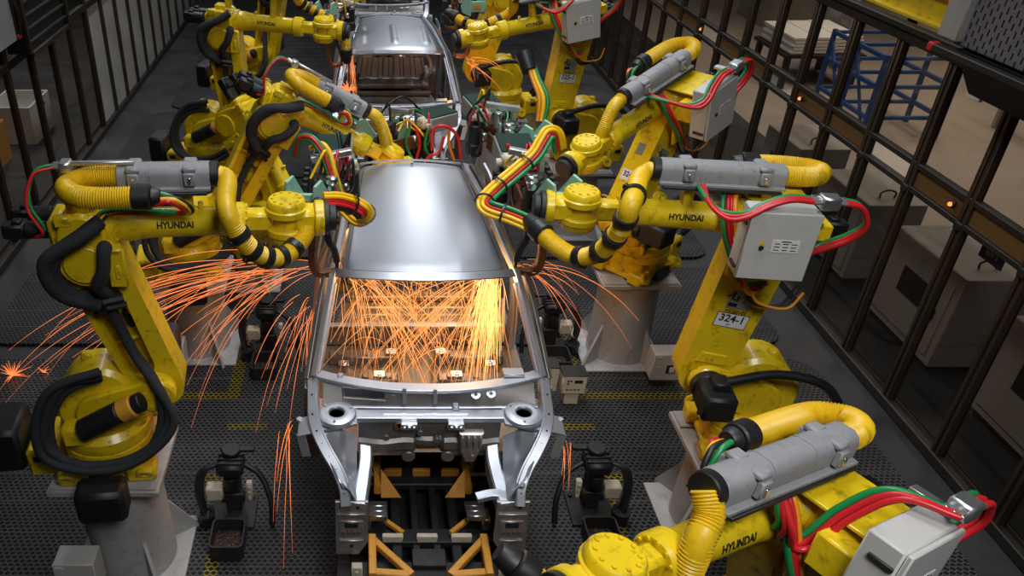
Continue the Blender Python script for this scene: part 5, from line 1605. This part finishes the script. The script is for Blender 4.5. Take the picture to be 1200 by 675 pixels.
for i in range(5):
    o = MB().box((0.42, 1.3, 0.05), (-0.44, 0, 0), b=0.006).box((0.42, 1.3, 0.05), (0.0, 0.04, 0.0), b=0.006).box((0.42, 1.3, 0.05), (0.44, 0.08, 0), b=0.006).box((1.2, 0.08, 0.03), (0, 0, -0.005), b=0.003).build('body_panel', 'white', loc=(8.6 + .03 * (i % 2), 15.6, 0.682 + 0.062 * i))
    tag(o, lbs[i], 'panel', 'white panels stacked in the hall')
def guard(label, x, y0, y1):
    root = tag(empty('guard_rail', (x, (y0 + y1) / 2, 0)), label, 'rail', 'guard rails in the hall')
    d = (y1 - y0) / 2
    for z in (0.5, 1.0): MB().sweep([(0, -d, z), (0, d, z)], 0.06, 0.08).build('rail', 'hall_wall', root)
    for k in (-1, 0, 1): MB().sweep([(0, k * d * .96, 0), (0, k * d * .96, 1.05)], 0.07, 0.07, up=(0, 1, 0)).build('rail_post', 'hall_wall', root)
guard('beige guard rail in the hall beyond the right glass', 10.6, 8.0, 13.0)
def machine(label, x, y, w, d, h):
    root = tag(empty('press_machine', (x, y, 0)), label, 'machine', 'dark machines in the hall')
    MB().box((w, d, h * .55), (0, 0, h * .275), b=0.03).build('machine_bed', 'dark', root)
    MB().box((w * .5, d * .7, h * .45), (w * .12, 0, h * .775), b=0.03).build('machine_head', 'dark', root)
    MB().cyl((-w * .3, 0, h * .55), (-w * .3, 0, h * .85), 0.18, seg=16).build('drive_drum', 'steel', root)
    for k in (-1, 1): MB().sweep([(-w * .52, k * d * .4, 0), (-w * .52, k * d * .4, h)], 0.08, 0.08, up=(0, 1, 0)).build('machine_post', 'hall_wall', root)
machine('dark machine with a steel drum in the hall, right of the guard rail', 12.4, 9.2, 1.6, 2.0, 2.1)
machine('dark machine in the hall behind the guard rail, next to the blue rack', 12.6, 12.4, 1.5, 2.0, 2.2)
tag(MB().box((0.06, 5.0, 2.6), (0, 0, 0)).build('partition_panel', 'hall_wall', loc=(9.6, 18.6, 1.3)), 'tan partition panel in the hall, left of the white stacked panels', 'partition')

# ------------------------------------------------------------------ left wall fittings
root = tag(empty('wall_cabinet', (-4.02, 8.85, 2.40)), 'grey enclosure hung on the left wall in the top left corner', 'cabinet')
MB().box((0.30, 0.75, 0.62), (0, 0, 0.31), b=0.01).build('enclosure', 'grey', root)
MB().box((0.30, 0.05, 0.60), (0.0, 0.42, 0.30), b=0.006).build('side_panel', 'dark', root)
for k in range(3): MB().tube(spline([(0.16, 0.36 + .04 * k, 0.5), (0.20, 0.40 + .03 * k, 0.3), (0.17, 0.42 + .02 * k, 0.05)], 6), 0.012, 6).build('cable', 'black', root)
MB().box((0.05, 0.10, 0.05), (0.14, 0.44, 0.03), b=0.008).build('cable_plug', 'red', root)
root = tag(empty('air_unit', (-4.02, 10.3, 2.10)), 'dark louvred unit on the left wall beside the grey enclosure', 'air unit')
m = MB().box((0.05, 1.5, 0.06), (0.12, 0, 0.03)).box((0.05, 1.5, 0.06), (0.12, 0, 0.87)).box((0.05, 0.06, 0.9), (0.12, -0.72, 0.45)).box((0.05, 0.06, 0.9), (0.12, 0.72, 0.45)); m.build('unit_frame', 'frame', root)
MB().box((0.24, 1.44, 0.82), (-0.03, 0, 0.45), b=0.01).build('unit_body', 'ink', root)
for k in range(5): MB().box((0.05, 1.40, 0.03), (0.10, 0, 0.16 + .15 * k), T(0, 0, 0)).build('louvre', 'dark', root)
for i, (y, c, lb) in enumerate(((9.0, 'orange', 'orange crate on the walkway behind the left glass, nearest the camera'), (11.2, 'orange', 'orange crate on the walkway behind the left glass, farther up'), (12.6, 'white', 'white crate on the walkway behind the left glass'))):
    root = tag(empty('storage_crate', (-5.9 + .2 * i, y, 0.0)), lb, 'crate', 'crates behind the left glass')
    m = MB()
    o = rounded(-0.35, 0.35, -0.45, 0.45, 0.03, (0, 1, 2, 3)); i_ = rounded(-0.32, 0.32, -0.42, 0.42, 0.025, (0, 1, 2, 3)); n = len(o)
    vs = [(p[0], p[1], z) for pp, z in ((o, 0.0), (o, 0.6), (i_, 0.6), (i_, 0.03)) for p in pp]
    fs = [tuple(range(n)), tuple(range(3 * n, 4 * n))]
    for l in range(3):
        for k in range(n): fs.append((l * n + k, l * n + (k + 1) % n, (l + 1) * n + (k + 1) % n, (l + 1) * n + k))
    m.add(vs, fs).build('crate_body', c, root)
    MB().box((0.03, 0.3, 0.06), (0.36, 0, 0.48), b=0.006).build('crate_handle', 'dark', root)

# ------------------------------------------------------------------ sparks: thin glowing filaments on ballistic paths
def shower(label, src, n, vel, r, ma, seed, life=(0.15, 0.6), start=(0.0, 0.05), floor=0.01, jit=0.03, drag=0.6, tip=0.35):
    rnd = random.Random(seed)
    m = MB()
    ends = []
    for i in range(n):
        s = src[rnd.randrange(len(src))] if isinstance(src, list) else src
        p0 = V(s) + V((rnd.gauss(0, jit), rnd.gauss(0, jit), rnd.gauss(0, jit)))
        v = V(vel(rnd))
        t0 = rnd.uniform(*start); t1 = t0 + rnd.uniform(*life)
        pts = []
        p = p0.copy(); dt = 0.012; t = 0.0
        hit = False
        while t < t1:
            if t >= t0: pts.append(p.copy())
            v = v + (V((0, 0, -9.8)) - v * drag) * dt
            p = p + v * dt
            t += dt
            if p.z < floor: hit = True; break
        if hit and len(pts) > 4: ends.append(pts[-1])
        if len(pts) < 4: continue
        k = rnd.uniform(0.6, 1.15)
        nn = len(pts)
        m.tube(pts, [r * k * (tip + (1 - tip) * sin(pi * min(1, 0.15 + 0.9 * j / (nn - 1)))) for j in range(nn)], 4, cap=False)
    o = m.build('spark_shower', ma, smooth=60, recalc=False)
    tag(o, label, 'sparks', 'spark showers', 'stuff')
    return ends
def burst(label, c, n, R_, r, seed):
    rnd = random.Random(seed); m = MB()
    for i in range(n):
        a = rnd.uniform(0, 2 * pi); e = rnd.uniform(0.05, 1.2); l = R_ * rnd.uniform(.3, 1)
        d = V((cos(a) * cos(e), sin(a) * cos(e), sin(e)))
        p = [V(c) + d * l * k / 4 + V((0, 0, -.10 * (k / 4) ** 2 * l)) for k in range(5)]
        m.tube(p, [r, r, r * .8, r * .6, r * .3], 4, cap=False)
    tag(m.build('spark_burst', 'spark', recalc=False), label, 'sparks', 'spark bursts', 'stuff')
U = lambda r, a, b: r.uniform(a, b)
wl = V((-0.22, 4.86, 1.96)); wr = V((1.10, 4.88, 1.96))
e = shower('wide fan of orange sparks arching left from the car roof corner over the grating', wl, 46, lambda r: (-U(r, 2.0, 6.4), U(r, -0.2, 1.9), U(r, -0.9, 0.7)), 0.0024, 'spark', 11, life=(0.16, 0.55), start=(0.02, 0.16))
shower('short thick spray of sparks beside the left front screen pillar', V((-0.33, 4.75, 1.80)), 24, lambda r: (-U(r, 0.05, 1.5), -U(r, -0.5, 0.7), U(r, -2.2, 0.4)), 0.0024, 'spark', 12, life=(0.12, 0.36), start=(0, 0.10))
shower('sparks falling to the grating left of the car nose', V((-0.46, 3.98, 1.30)), 8, lambda r: (-U(r, 0.0, 0.55), -U(r, -0.2, 0.6), U(r, -2.0, 0.3)), 0.0024, 'spark', 13, life=(0.2, 0.5), start=(0, 0.06))
shower('a few sparks dropping right of the car nose', V((1.33, 3.90, 1.25)), 7, lambda r: (U(r, 0.0, 0.35), -U(r, -0.2, 0.3), U(r, -1.2, 0.3)), 0.0021, 'spark', 14, life=(0.12, 0.3))
shower('thin sparks flying right from the car roof corner towards the round pedestal', wr, 16, lambda r: (U(r, 0.3, 2.8), U(r, -0.5, 1.0), U(r, -1.2, 1.0)), 0.0021, 'spark', 15, life=(0.08, 0.36))
inl = V((-0.06, 4.98, 1.84)); inr = V((0.94, 4.98, 1.84))
shower('dense bright column of sparks pouring down inside the right of the windscreen opening', inr, 120, lambda r: (r.gauss(-0.10, 0.30), r.gauss(-0.15, .55), U(r, -3.5, -0.6)), 0.0026, 'spark_hot', 16, life=(0.10, 0.30), floor=0.88, jit=0.035)
shower('long sparks crossing the cabin from the right screen pillar', inr, 42, lambda r: (-U(r, 0.2, 3.6), U(r, -1.6, 1.6), U(r, -2.4, 0.6)), 0.0023, 'spark_in', 17, life=(0.14, 0.42), start=(0, .1), floor=0.88, jit=0.05)
shower('long sparks crossing the cabin from the left screen pillar', inl, 42, lambda r: (U(r, 0.0, 3.2), U(r, -1.6, 1.6), U(r, -2.8, 0.6)), 0.0023, 'spark_in', 18, life=(0.14, 0.42), start=(0, .1), floor=0.88, jit=0.05)
shower('sparks springing up from the cabin floor of the nearest car', [V((0.1 + .18 * k, 5.3 + .06 * (k % 3), 0.95)) for k in range(5)], 34, lambda r: (r.gauss(0, 0.7), r.gauss(0, .5), U(r, 1.0, 3.2)), 0.0021, 'spark_in', 19, life=(0.15, 0.5), floor=0.88, jit=0.06)
shower('short bright sparks scattered all across the windscreen opening of the nearest car', [V((-0.02 + .092 * k, 4.95 + .07 * (k * 7 % 5), 1.84 - .03 * (k % 3))) for k in range(11)], 120, lambda r: (r.gauss(0, 1.1), r.gauss(-0.3, .8), U(r, -3.2, 0.2)), 0.0021, 'spark_in', 22, life=(0.06, 0.22), start=(0, .16), floor=0.88, jit=0.08)
shower('sparks falling at the left screen pillar of the second car', V((-0.14, 10.25, 1.95)), 12, lambda r: (U(r, -0.1, 0.5), U(r, -0.3, 0.4), U(r, -2.2, 0)), 0.004, 'spark', 20, life=(0.12, 0.32))
shower('thin sparks right of the second car', V((1.35, 10.2, 1.9)), 12, lambda r: (U(r, 0.2, 2.6), U(r, -0.8, 0.8), U(r, -0.8, 0.8)), 0.0035, 'spark', 21, life=(0.08, 0.25))
burst('star-shaped burst where a spark strikes the grating at the far left', at(15, 440, z=0.02), 34, 0.20, 0.0035, 31)
burst('smaller burst on the grating right of the star-shaped one', at(50, 436, z=0.02), 12, 0.09, 0.0030, 32)
burst('orange burst at the left of the second car cowl', at(408, 106, Y=9.7), 40, 0.16, 0.006, 33)
